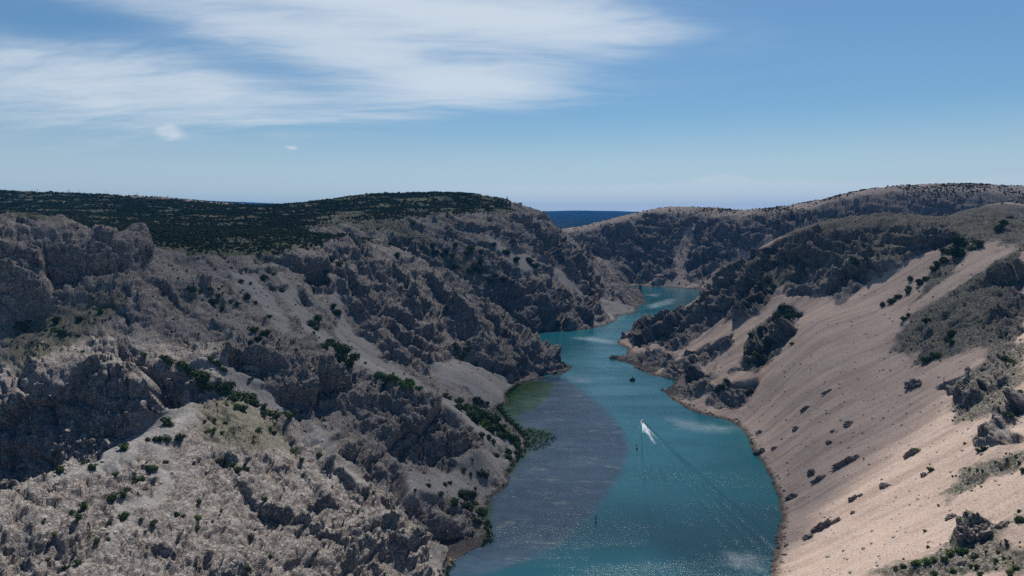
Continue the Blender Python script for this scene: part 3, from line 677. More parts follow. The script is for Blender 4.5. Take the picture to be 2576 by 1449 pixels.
def sheen_streaks(x, y):  # pale wind streaks: ruffled sheen painted in as whitish colour, via foam mask
    out_ = np.zeros_like(x)
    for pts, k in (([(1685,1052),(1720,1058),(1790,1068),(1850,1075),(1840,1088),(1770,1086),(1710,1076)], .30), ([(1440,849),(1490,848),(1530,855),(1550,864),(1500,860)], .5), ([(1440,950),(1480,953),(1478,962),(1445,960)], .3),
                   ([(1630,768),(1680,752),(1700,752),(1690,764),(1640,776)], .45), ([(1840,1395),(1900,1400),(1895,1425),(1845,1420)], .35), ([(1620,742),(1660,738),(1650,746)], .4)):
        r_ = np.array([W(*p)[:2] for p in pts]); out_ = np.maximum(out_, inside(r_, x + 3 * gnoise(x / 8, y / 8, seed=97), y + 3 * gnoise(x / 8, y / 8, seed=98), 8.0) * k * .75 * (.5 + .9 * np.abs(gnoise(x / 3, y / 2, seed=99))))
    return np.clip(out_, 0, .6).astype(f32)
def edge_taper(x, y): return sst(WX0, WX0 + 3, x) * sst(WX1, WX1 - 3, x) * sst(WY0, WY0 + 8, y) * sst(WY1, WY1 - 3, y)
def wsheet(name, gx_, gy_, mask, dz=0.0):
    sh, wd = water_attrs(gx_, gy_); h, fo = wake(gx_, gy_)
    return build_sheet(name, gx_, gy_, dz + h * .95 * (edge_taper(gx_, gy_)), mask, mat_water, dict(shelf=sh, weed=wd, foam=sheen_streaks(gx_, gy_)))
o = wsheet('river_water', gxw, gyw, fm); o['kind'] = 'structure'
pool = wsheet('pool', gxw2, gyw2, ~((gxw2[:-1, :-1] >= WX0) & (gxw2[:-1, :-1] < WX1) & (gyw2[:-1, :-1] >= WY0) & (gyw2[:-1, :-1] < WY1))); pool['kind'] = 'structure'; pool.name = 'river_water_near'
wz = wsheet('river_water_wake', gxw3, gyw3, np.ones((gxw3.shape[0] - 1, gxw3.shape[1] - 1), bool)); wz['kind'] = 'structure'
fxg, fyg = np.meshgrid(np.arange(-14, 22, .3), np.arange(-3, 90, .3))
fX = BX + fxg * HY - fyg * HX; fY = BY - fxg * HX - fyg * HY
hh_, fo_ = wake(fX, fY)
fmask = np.maximum(np.maximum(fo_[:-1, :-1], fo_[1:, 1:]), np.maximum(fo_[1:, :-1], fo_[:-1, 1:])) > .12
ow = build_sheet('wake_foam', fX, fY, hh_ * .22 + .06 + .25 * fo_ * sst(14, 0, fyg) + .05 * gnoise(fX * 1.5, fY * 1.5, seed=95), fmask, mat_water, dict(shelf=fX * 0, weed=fX * 0, foam=fo_)); ow['kind'] = 'stuff'
ow['label'] = 'white foam churned up behind the speeding motor boat'
# ------------------------------------------------------------------ land beyond the canyon, down to the horizon
def simple_mat(name, c, rough=.8, spec=.3):
    m, t, b = newmat(name); b.inputs['Base Color'].default_value = (*c, 1); b.inputs['Roughness'].default_value = rough; b.inputs['Specular IOR Level'].default_value = spec
    return m
mf, tf, bf = newmat('distant_scrubland'); bf.inputs['Specular IOR Level'].default_value = 0.0; bf.inputs['Roughness'].default_value = 1.0
gf = tf.nodes.new('ShaderNodeNewGeometry')
tf.links.new(mixc(tf, noise(tf, mapv(tf, gf.outputs['Position'], (.004, .012, .03)), 1.0, 6, .65).ss(.50, .66), (.008, .016, .028), (.030, .038, .048)), bf.inputs['Base Color'])
fa = np.radians(np.linspace(-58, 58, 420)); fr2 = np.concatenate([np.linspace(2380, 8000, 50), np.linspace(8100, 12400, 60), np.linspace(12600, 15500, 10)])
FX = (np.sin(fa)[None, :] * fr2[:, None]).astype(f32); FY = (np.cos(fa)[None, :] * fr2[:, None]).astype(f32)
fu = CU + F * FX / (FY * cp + 10)
crest = np.interp(fu, [-2000, 0, 450, 520, 560, 620, 700, 780, 1000, 1300, 1370, 1450, 1550, 1620, 1750, 2600, 5000], [500, 500, 505, 507, 509, 511, 514.5, 517, 530, 536, 532.5, 530.5, 531.5, 534, 538, 530, 520])
zc_ = CAMH + (547 - crest) / F * 10800 * 1.01
tb = sst(2400, 10800, FY)
FZ = 62 + (zc_ - 62) * tb ** 1.1 * sst(15500, 11000, FY) + (14 * gnoise(FX / 900, FY / 700, seed=201) + 5 * gnoise(FX / 260, FY / 200, seed=202)) * sst(2400, 3500, FY) * np.where(FY > 9800, .35, .6)
o = build_sheet('distant_hills', FX, FY, FZ, np.ones((FX.shape[0] - 1, FX.shape[1] - 1), bool), mf, {}); o['kind'] = 'structure'
for p in o.data.polygons: pass

# ------------------------------------------------------------------ air and the cloud whose shade lies over the far canyon
def volume_mat(name, color, density, aniso=0.0):
    m = bpy.data.materials.new(name); m.use_nodes = True; t = m.node_tree; t.nodes.clear()
    o_ = t.nodes.new('ShaderNodeOutputMaterial'); v = t.nodes.new('ShaderNodeVolumePrincipled')
    v.inputs['Color'].default_value = (*color, 1); v.inputs['Density'].default_value = density; v.inputs['Anisotropy'].default_value = aniso
    t.links.new(v.outputs[0], o_.inputs['Volume']); return m
def mesh_obj(name, verts, faces, mat, parent=None, smooth=False):
    me = bpy.data.meshes.new(name); me.from_pydata([tuple(map(float, v)) for v in verts], [], [tuple(f) for f in faces]); me.update()
    if mat: me.materials.append(mat)
    if smooth: me.shade_smooth()
    o = bpy.data.objects.new(name, me); COL.objects.link(o)
    if parent: o.parent = parent
    return o
def box(x0, y0, z0, x1, y1, z1):
    v = [(x0,y0,z0),(x1,y0,z0),(x1,y1,z0),(x0,y1,z0),(x0,y0,z1),(x1,y0,z1),(x1,y1,z1),(x0,y1,z1)]
    return v, [(0,3,2,1),(4,5,6,7),(0,1,5,4),(1,2,6,5),(2,3,7,6),(3,0,4,7)]
hz_v, hz_f = box(-16000, -1500, -20, 16000, 16000, 460)
hz = mesh_obj('haze', hz_v, hz_f, volume_mat('air_haze', (.05, .37, .96), 4.8e-5)); hz['kind'] = 'stuff'
def cloud(name, outline, base, thick, dens, seed):
    """a broad flat-bottomed cloud, lumpy above and thinning to its rim"""
    poly = np.array(outline, float); x0, y0 = poly.min(0) - 250; x1, y1 = poly.max(0) + 250
    st_ = 24.0; cx, cy = np.meshgrid(np.arange(x0, x1, st_), np.arange(y0, y1, st_)); cx = cx.astype(f32); cy = cy.astype(f32)
    wxx = cx + 30 * gnoise(cx / 330, cy / 330, seed=seed) + 14 * gnoise(cx / 110, cy / 110, seed=seed + 1); wyy = cy + 30 * gnoise(cx / 330, cy / 330, seed=seed + 2) + 14 * gnoise(cx / 110, cy / 110, seed=seed + 3)
    m = inside(poly, wxx, wyy, 36.0)
    top = thick * m ** .35 * (.8 + .35 * gnoise(cx / 260, cy / 260, seed=seed + 4) + .2 * gnoise(cx / 90, cy / 90, seed=seed + 5))
    bot = 10 * gnoise(cx / 150, cy / 150, seed=seed + 6) * m
    nr, nc = cx.shape; on = m > .01; on[0] = on[-1] = False; on[:, 0] = on[:, -1] = False
    q = on[:-1, :-1] & on[1:, :-1] & on[:-1, 1:] & on[1:, 1:]
    cnt = np.zeros((nr, nc), int); cnt[:-1, :-1] += q; cnt[1:, :-1] += q; cnt[:-1, 1:] += q; cnt[1:, 1:] += q
    rim = cnt < 4
    top = np.where(rim, 0, np.maximum(top, 2)); bot = np.where(rim, 0, np.minimum(bot, top - 1.5))
    idt = -np.ones((nr, nc), int); idb = -np.ones((nr, nc), int); vs = []; fs = []
    for i, j in zip(*np.nonzero(cnt > 0)):
        idt[i, j] = len(vs); vs.append((cx[i, j], cy[i, j], base + top[i, j]))
        if rim[i, j]: idb[i, j] = idt[i, j]
        else: idb[i, j] = len(vs); vs.append((cx[i, j], cy[i, j], base + bot[i, j]))
    for i, j in zip(*np.nonzero(q)):
        fs.append((idt[i, j], idt[i, j + 1], idt[i + 1, j + 1], idt[i + 1, j]))
        fb = [idb[i, j], idb[i + 1, j], idb[i + 1, j + 1], idb[i, j + 1]]
        if set(fb) != set(fs[-1]): fs.append(tuple(fb))
        else: fs.pop()
    c = mesh_obj(name, vs, fs, volume_mat('cloud_vapour', (.97, .98, 1.0), dens), smooth=True); return c
CH = 1500.0; offx = CH / math.tan(SUN_EL) * math.sin(SUN_AZ); offy = CH / math.tan(SUN_EL) * math.cos(SUN_AZ)
edge = [(-1900, 330), (-420, 318), (-200, 350), (0, 345), (90, 312), (150, 322), (230, 338), (300, 352), (380, 345), (520, 330), (1900, 300)]
shade_outline = [(x + offx, y + offy) for x, y in edge] + [(2300 + offx, 3000 + offy), (-2300 + offx, 3000 + offy)]
cl = cloud('cloud', shade_outline, CH, 110.0, .0082, 301); cl['kind'] = 'stuff'

# ------------------------------------------------------------------ plants
def foliage_mat(name, dark, light):
    m, t, b = newmat(name)
    oi = t.nodes.new('ShaderNodeObjectInfo'); g = t.nodes.new('ShaderNodeNewGeometry')
    isl = N(t, g.outputs['Random Per Island']); rnd = N(t, oi.outputs['Random'])
    c = mixc(t, (isl * .55 + rnd * .45).ss(.1, .95), dark, light)
    t.links.new(c, b.inputs['Base Color']); b.inputs['Roughness'].default_value = .75
    return m
mat_leaf = foliage_mat('dark_evergreen_leaves', (.018, .032, .010), (.075, .105, .032))
mat_leaf2 = foliage_mat('bright_green_leaves', (.030, .065, .013), (.105, .165, .036))
mat_leaf3 = foliage_mat('grey_green_scrub_leaves', (.030, .038, .020), (.105, .112, .062))
mat_wood = simple_mat('grey_bark', (.09, .075, .06))
def bush_mesh(name, seed, mat, tall=.8, leaves=170, clumps=9, size=.24):
    r = random.Random(seed); vs, fs = [], []
    cl_ = []
    for i in range(clumps):
        a = r.uniform(0, 6.28); d = r.uniform(0, .62); cl_.append((math.cos(a) * d, math.sin(a) * d, r.uniform(.18, tall), r.uniform(.28, .5)))
    for i in range(leaves):
        cx, cy, cz, cr = r.choice(cl_)
        th = r.uniform(0, 6.28); ph = math.asin(r.uniform(-.35, 1)); k = cr * r.uniform(.75, 1.1)
        n = Vector((math.cos(th) * math.cos(ph), math.sin(th) * math.cos(ph), math.sin(ph)))
        c = Vector((cx, cy, max(cz * .9, .05))) + n * k
        n2 = (n + Vector((r.uniform(-.6, .6), r.uniform(-.6, .6), r.uniform(-.3, .6)))).normalized()
        t1 = n2.orthogonal().normalized(); t2 = n2.cross(t1); s = size * r.uniform(.6, 1.2); a = r.uniform(0, 6.28)
        u_ = t1 * math.cos(a) + t2 * math.sin(a); w_ = n2.cross(u_)
        b0 = len(vs); vs += [c - u_ * s * .6, c + w_ * s * .42 + n2 * s * .12, c + u_ * s * .6, c - w_ * s * .42 + n2 * s * .12]; fs += [(b0, b0 + 1, b0 + 2), (b0, b0 + 2, b0 + 3)]
    # stems and a dim inner body so the sky does not show through the middle
    for cx, cy, cz, cr in cl_:
        b0 = len(vs); q = cr * .62
        vs += [(cx + q, cy, cz), (cx, cy + q, cz), (cx - q, cy, cz), (cx, cy - q, cz), (cx, cy, cz + q), (cx * .3, cy * .3, -.25)]
        fs += [(b0, b0 + 1, b0 + 4), (b0 + 1, b0 + 2, b0 + 4), (b0 + 2, b0 + 3, b0 + 4), (b0 + 3, b0, b0 + 4), (b0 + 1, b0, b0 + 5), (b0 + 2, b0 + 1, b0 + 5), (b0 + 3, b0 + 2, b0 + 5), (b0, b0 + 3, b0 + 5)]
    me = bpy.data.meshes.new(name); me.from_pydata([tuple(v) for v in vs], [], fs); me.materials.append(mat); me.update(); return me
dark = [bush_mesh('dark_bush', s, mat_leaf, t) for s, t in ((1, .75), (2, .95), (3, .6), (4, .85))]
green = [bush_mesh('green_bush', s, mat_leaf2, t) for s, t in ((5, .6), (6, .8))]
grey = [bush_mesh('grey_bush', s, mat_leaf3, t, 90, 6, .34) for s, t in ((7, .55), (8, .7))]
rs = random.Random(11)
def conv(x0, y0, k): return lambda cx, cy, s: ((x0 + cx / k) / 1.5528, (y0 + cy / k) / 1.5528, s / k / 1.5528)
cA = conv(700, 1350, 4.14); k1 = 2536 / 1400.0
cB = conv(1300, 1450, k1); cC = conv(0, 650, k1); cD = conv(0, 1450, k1); cE = conv(2600, 650, k1); cF = conv(2600, 1450, k1); cG = conv(1300, 650, k1)
sources = {}
def shrub(c, cx, cy, s, meshes, label, group, key):
    u, v, w = c(cx, cy, s); g = ground_at(u, v + w * .30)
    if g is None: return
    dist = g[1] * cp + (CAMH - g[2]) * sp; r_ = .5 * w * dist / F * 1.75
    me = rs.choice(meshes)
    o = bpy.data.objects.new('shrub', me); COL.objects.link(o)
    o.location = (g[0], g[1], g[2] - .15 * r_); o.rotation_euler = (0, 0, rs.uniform(0, 6.28)); o.scale = (r_, r_, r_ * rs.uniform(.85, 1.1))
    o['label'] = label; o['category'] = 'shrub'; o['group'] = group
    sources.setdefault(key, o)
ORD = 'leftmost second third fourth fifth sixth seventh eighth ninth tenth eleventh twelfth thirteenth fourteenth fifteenth sixteenth seventeenth eighteenth nineteenth twentieth'.split() + ['twenty-' + w for w in 'first second third fourth fifth sixth'.split()]
def plant(c, lst, meshes, label, group, key='d'):
    lst = sorted(lst, key=lambda q: q[0])
    for i, t_ in enumerate(lst):
        lb = label
        if len(lst) > 1:
            lb = 'leftmost ' + label if i == 0 else ('rightmost ' + label if i == len(lst) - 1 else label + ', ' + ORD[i] + ' from left')
        shrub(c, *t_, meshes, lb, group, key)
plant(cA, [(60,330,120),(170,440,90)], dark, 'dark bush at the top end of the long gully thicket', 'bushes of the upper gully thicket')
plant(cA, [(330,440,160),(420,470,160),(370,540,140),(370,640,160),(500,680,130)], dark, 'tall dark bush in the upper clump beside the grey scree chute', 'bushes of the upper gully clump')
plant(cA, [(700,660,170),(800,640,150),(750,740,170),(880,800,180),(1000,830,150),(1120,820,170),(1200,840,150),(1150,930,160),(1260,940,130),(1060,900,150),(1380,990,110)], dark, 'dark bush in the dense thicket below the grey scree chute', 'bushes of the dense gully thicket')
plant(cA, [(960,980,110),(1030,1020,110)], dark, 'dark rounded bush standing in the grass just below the gully thicket', 'bushes just below the gully thicket')
plant(cA, [(1400,1080,110),(1500,1080,120),(1580,1110,110),(1690,1120,120),(1790,1130,120),(1830,1080,110)], dark, 'low dark bush in the row ending the grey scree chute', 'bushes at the foot of the scree chute')
plant(cA, [(1280,1370,90)], dark, 'single round dark bush beside the narrow stone chute on the near spur', 'bushes on the near spur')
plant(cA, [(1490,1340,90),(1530,1400,80)], dark, 'dark bush right of the narrow stone chute on the spur', 'bushes on the near spur')
plant(cA, [(480,1350,110),(560,1360,80),(680,1395,80)], dark, 'dark bush in the short row on the pale spur saddle', 'bushes on the near spur')
plant(cA, [(500,230,90),(580,270,100),(660,320,90),(740,380,100),(800,430,90),(880,480,80)], dark, 'dark bush in the line above the grey scree chute', 'bushes above the scree chute')
plant(cB, [(330,20,70),(390,50,70),(450,60,60),(500,80,70),(560,100,60),(610,120,50),(420,40,60),(540,70,50)], green, 'bright green bush in the narrow strip running down the gully floor', 'bright green bushes of the gully floor', 'g')
plant(cB, [(800,170,50),(830,190,40),(895,210,60)], dark, 'dark green bush between the gully strip and the waterside thicket', 'bushes above the waterside thicket')
plant(cB, [(900,250,70),(950,260,80),(1000,290,90),(1050,310,90),(1100,330,90),(1150,350,80),(1010,330,80),(1080,370,80),(1120,400,80),(1180,400,80),(1220,430,70),(1260,460,70),(1200,450,60),(1300,480,70),(1310,520,50),(970,300,80)], [green[0], dark[0], dark[1], dark[3]], 'green bush of the dense thicket running down to the reeds', 'bushes of the waterside thicket')
plant(cB, [(1060,450,50),(1100,470,40),(1140,500,40),(1160,590,40),(1240,570,50),(1250,600,50),(1290,575,30)], dark, 'dark bush on pinkish scree just above the shore reeds', 'bushes on the shore scree')
plant(cB, [(930,700,35),(980,730,30),(1050,720,60),(1080,740,50),(675,800,35),(800,800,35),(835,785,30),(770,865,35),(1010,825,25)], dark, 'small dark bush scattered on the pinkish shore scree', 'small bushes scattered on the shore scree')
plant(cB, [(930,860,70),(980,870,60),(950,890,50)], dark, 'dark bush in the upper of two clumps above the reeds', 'bushes of the upper waterside clump')
plant(cB, [(860,930,60),(910,950,70),(960,960,70),(1000,940,50),(1040,1000,60),(1030,1060,50)], dark, 'dark bush in the lower of two clumps above the reeds', 'bushes of the lower waterside clump')
plant(cB, [(1060,205,50),(1010,190,50),(1090,220,40)], [grey[0]], 'grey-green bush at the edge of the big pale scree fan', 'grey bushes by the scree fan', 'y')
plant(cC, [(150,1130,80),(200,1100,50),(400,1090,60),(440,1180,50),(380,1160,50),(720,1020,45),(560,1080,45)], dark, 'dark bush in the grassy hollow below the dark cliff', 'bushes of the grassy hollow')
plant(cC, [(1060,630,35)], dark, 'dark bush at the right-hand end of the dark cliff top', 'bushes on the upper left slope')
plant(cC, [(1370,860,50),(1420,880,35),(1480,870,35),(1640,715,25),(1710,810,35),(1760,820,25),(1860,790,45),(1740,920,55),(1630,950,40),(1680,970,40),(1500,960,50),(1580,1000,40),(1900,1060,35),(1990,870,40),(1940,760,30),(1800,960,35),(1560,900,35)], dark, 'dark bush scattered on the stony upper slope between pale chutes', 'bushes on the upper left slope')
plant(cC, [(2210,1110,65),(2260,1070,55),(2240,1140,50)], dark, 'dark bush of the trio on the pale upper chute', 'trio of bushes on the pale chute')
plant(cC, [(2320,800,55),(2220,870,50),(2400,1040,50),(2350,990,45),(2350,650,55),(2400,690,40),(2290,760,40)], dark, 'dark bush in the cleft left of the big cliff spur', 'bushes in the cleft by the cliff spur')
plant(cC, [(2310,1270,70),(2380,1280,80),(2430,1310,80),(2390,1350,80),(2480,1400,70),(2500,1350,60),(2340,1230,60)], dark, 'large dark green bush above the bright green gully strip', 'bushes at the head of the green gully')
plant(cC, [(1880,1170,60),(1840,1210,50),(1800,1160,50),(1770,1250,35)], dark, 'dark bush on the small grey scree patch in mid slope', 'bushes by the mid-slope scree patch')
plant(cC, [(1160,1350,50),(1200,1380,50),(1290,1400,60),(1330,1430,50),(1020,1330,35)], dark, 'dark bush on the brow above the dense gully thicket', 'bushes on the brow above the thicket')
plant(cD, [(790,900,75),(830,880,50),(880,840,50),(870,870,50)], dark, 'dark bush of the big clump on the near spur', 'bushes of the clump on the near spur')
plant(cD, [(880,1020,60)], dark, 'round dark bush alone on grey scree of the near spur below the clump', 'bushes on the near spur')
plant(cD, [(810,730,45),(950,790,40),(1000,750,45),(1070,700,50),(1100,680,40),(1040,830,30)], dark, 'dark bush of the loose row crossing the near spur scree', 'bushes crossing the near spur')
plant(cD, [(640,670,60),(680,680,50),(430,700,60),(470,690,40),(890,530,70),(850,560,50)], dark, 'dark bush along the crest of the near spur', 'bushes along the near crest')
plant(cD, [(1170,350,70),(1200,370,50),(1050,480,35),(1120,470,60),(1180,480,50),(1270,465,60)], dark, 'dark bush on the terrace near the spur top', 'bushes on the near spur terrace')
plant(cD, [(1710,250,70)], dark, 'wide dark bush alone on grass below the thicket', 'bushes just below the gully thicket')
plant(cD, [(2080,550,50),(2140,620,40),(2260,600,40),(1680,690,50),(1750,690,30),(1640,660,40),(1550,640,50),(1590,650,40)], dark, 'dark bush under the small ledge right of the spur saddle', 'bushes under the small ledge')
plant(cD, [(300,1070,30),(690,1200,45),(770,1190,30),(450,1395,30),(610,950,60),(560,1020,50),(500,1000,40),(1400,1030,50),(1400,1100,40),(1410,920,35),(1250,1010,40),(1290,1025,30),(1080,1070,45),(770,1060,35),(1870,900,40),(1780,1160,40),(550,1350,50),(1000,1050,30)], dark, 'dark bush between pale boulders low on the near spur', 'bushes low on the near spur')
plant(cE, [(630,860,50),(680,840,60),(720,800,50),(760,850,40),(580,940,30),(640,920,30),(660,940,30)], dark, 'dark bush on the rib under the right rocky shoulder', 'bushes under the right shoulder')
plant(cE, [(850,1010,75),(890,1030,65),(940,1040,50),(800,1050,55),(870,1060,50)], dark, 'large dark bush capping the rock knob on the right scree', 'bushes capping the rock knob')
plant(cE, [(670,1140,40),(700,1240,50),(900,1250,28),(640,1330,50),(600,1380,50),(600,1190,30)], dark, 'dark bush on the rib below the bush-capped knob', 'bushes on the lower right rib')
plant(cE, [(1340,670,60),(1440,590,35),(1890,510,35),(1050,460,50),(1310,700,45)], dark, 'dark bush on the grassy top of the right hillside', 'bushes on the right hilltop')
plant(cE, [(1740,795,40),(1700,880,45),(1720,860,40),(1800,820,50),(1850,770,60),(1830,800,50),(1900,720,50),(1960,660,60),(1920,690,45),(1590,950,50),(1540,970,40),(1640,920,40)], dark, 'dark bush in the diagonal strip crossing the upper right scree', 'bushes of the diagonal strip')
plant(cE, [(2000,600,60),(2070,600,90),(2100,560,75),(2060,530,65),(2100,620,50)], dark, 'big dark bush at the top of the diagonal strip', 'large bushes atop the diagonal strip')
plant(cE, [(2210,550,65),(2180,580,50),(1960,590,40),(2340,440,50),(2400,400,55),(2430,370,50),(2370,420,45)], dark, 'dark bush beside the thin grey chute near the right rim', 'bushes by the right rim chute')
plant(cE, [(1690,1080,35),(1860,1090,55),(2020,1190,60),(1990,1220,50),(2030,1240,40),(2370,1220,35),(2410,1170,30),(1840,1370,60),(1900,1340,50),(2400,1350,60),(2450,1390,60),(2380,1410,50),(2200,800,30),(1720,1050,35)], dark, 'dark bush in the scrubby band of the right hillside', 'bushes of the right scrub band')
plant(cF, [(400,110,50),(370,130,40),(440,70,40),(600,140,45),(580,160,35)], dark, 'dark bush on the low outcrop above the right shore', 'bushes of the right shore outcrop')
plant(cF, [(1760,555,55)], dark, 'dark bush lying over the flat outcrop in the pale scree', 'bushes on the pale scree')
plant(cF, [(2530,700,45),(2220,560,35),(2250,550,40),(2500,640,30),(1880,690,40),(2400,300,40),(2440,310,40),(2520,150,40)], dark, 'dark bush on the scrubby strips at the right edge', 'bushes at the right edge')
plant(cF, [(1830,1125,22)], green, 'small bright green tuft on the palest scree, upper of two', 'green tufts on the pale scree', 'g')
plant(cF, [(1860,1245,22)], green, 'small bright green tuft on the palest scree, lower of two', 'green tufts on the pale scree', 'g')
plant(cF, [(2030,1290,60),(2090,1275,50),(1960,1330,50),(1900,1320,50),(1850,1340,50),(1780,1350,40),(1740,1360,40),(1680,1375,40),(2120,1275,35),(1630,1395,35)], [dark[0], dark[2], green[0]], 'green bush edging the scree in the bottom right corner', 'bushes edging the scree corner')
plant(cF, [(2490,1060,55),(2520,1050,50),(2210,1380,35),(1910,1410,40),(2350,1340,30),(2480,1390,50),(2440,1410,50),(2220,1430,40),(2160,1380,30),(2300,1180,30),(2350,1270,28),(2050,1400,35),(2400,1200,30)], dark, 'dark bush in the stony grass of the bottom right corner', 'bushes of the corner grass')
plant(cG, [(980,580,55),(1040,600,40),(960,610,45),(1140,550,40),(870,560,40),(810,600,45),(840,630,40),(700,560,40),(720,600,40),(1040,670,45),(1040,730,50),(1000,720,40),(980,740,35),(1230,600,50),(1390,660,55),(1430,700,50),(1300,660,45),(1150,760,40),(1210,800,50),(1130,790,40),(1100,800,40),(850,700,45),(780,620,35)], dark, 'dark bush on the scree face of the middle hill', 'bushes on the middle hill face')
plant(cG, [(560,390,40),(330,450,45),(420,560,40),(110,430,50),(590,430,35),(460,620,40),(200,130,30),(680,200,30)], dark, 'dark bush along the rim left of the middle hill', 'bushes along the middle rim')
plant(cG, [(880,1280,50),(920,1340,50),(960,1290,45),(1010,1390,40),(870,1250,40)], dark, 'dark bush at the foot of the cliff spur', 'bushes at the foot of the cliff spur')
print('shrubs', sum(1 for o_ in COL.objects if o_.name.startswith('shrub')))

# countless smaller plants: points that carry copies of the bushes
def scatter(name, idx, size, keys, seed):
    r = np.random.RandomState(seed)
    me = bpy.data.meshes.new(name); me.vertices.add(len(idx))
    me.vertices.foreach_set('co', np.stack([XF[idx], YF[idx], ZF[idx] - .12 * size], -1).astype(f32).ravel())
    a = me.attributes.new('size', 'FLOAT', 'POINT'); a.data.foreach_set('value', size.astype(f32))
    b_ = me.attributes.new('spin', 'FLOAT', 'POINT'); b_.data.foreach_set('value', (r.rand(len(idx)) * 6.28).astype(f32))
    k_ = me.attributes.new('pick', 'INT', 'POINT'); k_.data.foreach_set('value', r.randint(0, len(keys), len(idx)).astype(np.int32))
    o = bpy.data.objects.new(name, me); COL.objects.link(o); o['kind'] = 'stuff'
    ng = bpy.data.node_groups.new(name, 'GeometryNodeTree')
    ng.interface.new_socket('Geometry', in_out='INPUT', socket_type='NodeSocketGeometry'); ng.interface.new_socket('Geometry', in_out='OUTPUT', socket_type='NodeSocketGeometry')
    gi = ng.nodes.new('NodeGroupInput'); go = ng.nodes.new('NodeGroupOutput'); ip = ng.nodes.new('GeometryNodeInstanceOnPoints')
    g2i = ng.nodes.new('GeometryNodeGeometryToInstance')
    for k in reversed(keys):
        oi = ng.nodes.new('GeometryNodeObjectInfo'); oi.inputs['Object'].default_value = k; oi.transform_space = 'ORIGINAL'
        # strip the placed bush's own scale: ORIGINAL keeps raw geometry
        ng.links.new(oi.outputs['Geometry'], g2i.inputs[0])
    def named(n_, ty):
        q = ng.nodes.new('GeometryNodeInputNamedAttribute'); q.data_type = ty; q.inputs['Name'].default_value = n_; return q.outputs['Attribute']
    cx = ng.nodes.new('ShaderNodeCombineXYZ'); ng.links.new(named('spin', 'FLOAT'), cx.inputs[2])
    ng.links.new(gi.outputs[0], ip.inputs['Points']); ng.links.new(g2i.outputs[0], ip.inputs['Instance'])
    ip.inputs['Pick Instance'].default_value = False
    ng.links.new(cx.outputs[0], ip.inputs['Rotation']); ng.links.new(named('size', 'FLOAT'), ip.inputs['Scale'])
    ng.links.new(ip.outputs[0], go.inputs[0])
    md = o.modifiers.new('scatter', 'NODES'); md.node_group = ng
    return o
area = (RAD * np.gradient(RAD, axis=0) * np.gradient(az)[None, :])
area = np.clip(area, 0, None)
rng = np.random.RandomState(5)
visible = np.zeros(XF.shape, bool); vi = ibuf[ibuf >= 0]; visible[vi] = True
inframe = ((PU > -250) & (PU < 2826) & (PV > 380) & (PV < 1650)).ravel()
def pick(dens, seed):
    r = np.random.RandomState(seed); lam = (dens * area).ravel() * inframe * (ZF > .8)
    return np.nonzero(r.rand(len(lam)) < lam)[0]
hzn = fbm2(X / 90, Y / 90, 4, seed=70)
openr = sst(-.15, .35, fbm2(X / 70 + 3, Y / 45, 4, seed=71, gain=.6))
lower = sst(1000, 640, Y)                                  # the denser green wood behind the rim
leftp = (~right) & (~farside)
dp = np.where(leftp & (plat > .35), plat * (.055 * np.clip(1.15 - openr * 1.1, .05, 1) + .07 * lower * sst(600, 720, Y)), 0) * sst(560, 640, Y - .1 * X * (X < 0))
hillbare = leftp & (Y > 1150) & (X > -500)
dp = np.where(hillbare, np.where(X > 40, .012, .038) * np.clip(1.3 - 1.2 * openr, .05, 1) * (plat > .2), dp)
i1 = pick(dp * 2.0, 1); r1 = np.random.RandomState(2)
dsrc = sources['d']
def by_key(lst):
    res = []
    for me in lst:
        for o_ in COL.objects:
            if o_.name.startswith('shrub') and o_.data is me: res.append(o_); break
    return res
srcs_d = by_key(dark); srcs_g = by_key(green); srcs_y = by_key(grey[:1])
def multi(name, idx, size, srcs, seed):
    r = np.random.RandomState(seed); which = r.randint(0, len(srcs), len(idx))
    for q, sr in enumerate(srcs):
        sel = which == q
        if sel.any(): scatter(name, idx[sel], size[sel], [sr], seed + q)
multi('scrub_forest', i1, 1.0 + 1.6 * r1.rand(len(i1)) ** 1.8 + .6 * (YF[i1] > 1100), srcs_d, 10)
# slopes of the left bank
dl = np.where(leftp & (plat < .5), (.0035 + .010 * sst(.1, .5, hzn) + .012 * grass + .02 * sst(700, 900, Y) * sst(.0, .5, hzn)) * (1 - .65 * scree), 0)
i2 = pick(dl * 2.1, 3); multi('slope_scrub', i2, .45 + 1.1 * np.random.RandomState(4).rand(len(i2)) ** 2, srcs_d[:2] + srcs_y, 20)
# right bank scrub, small and close
dr_ = np.where(right & ~farside, .05 * vegR + .010 * rockR + .0006, 0) * (Z0 > 3)
i3 = pick(dr_ * sst(900, 300, Y), 6); multi('hillside_scrub', i3, .35 + .85 * np.random.RandomState(7).rand(len(i3)) ** 2, srcs_y + srcs_d[:1] + srcs_g[:1], 30)
df = np.where(farside, .004 + .02 * sst(.1, .4, hzn) * sst(150, 170, Z0), 0); df = np.where((X > 350) & farside, df + .012 * sst(.0, .3, hzn), df)
i4 = pick(df, 8); multi('far_scrub', i4, 1.3 + 1.6 * np.random.RandomState(9).rand(len(i4)) ** 2, srcs_d[:2], 40)
print([o_['label'] for o_ in COL.objects if 'label' in o_ and len(o_['label'].split()) > 16])
print('scatter', len(i1), len(i2), len(i3), len(i4))

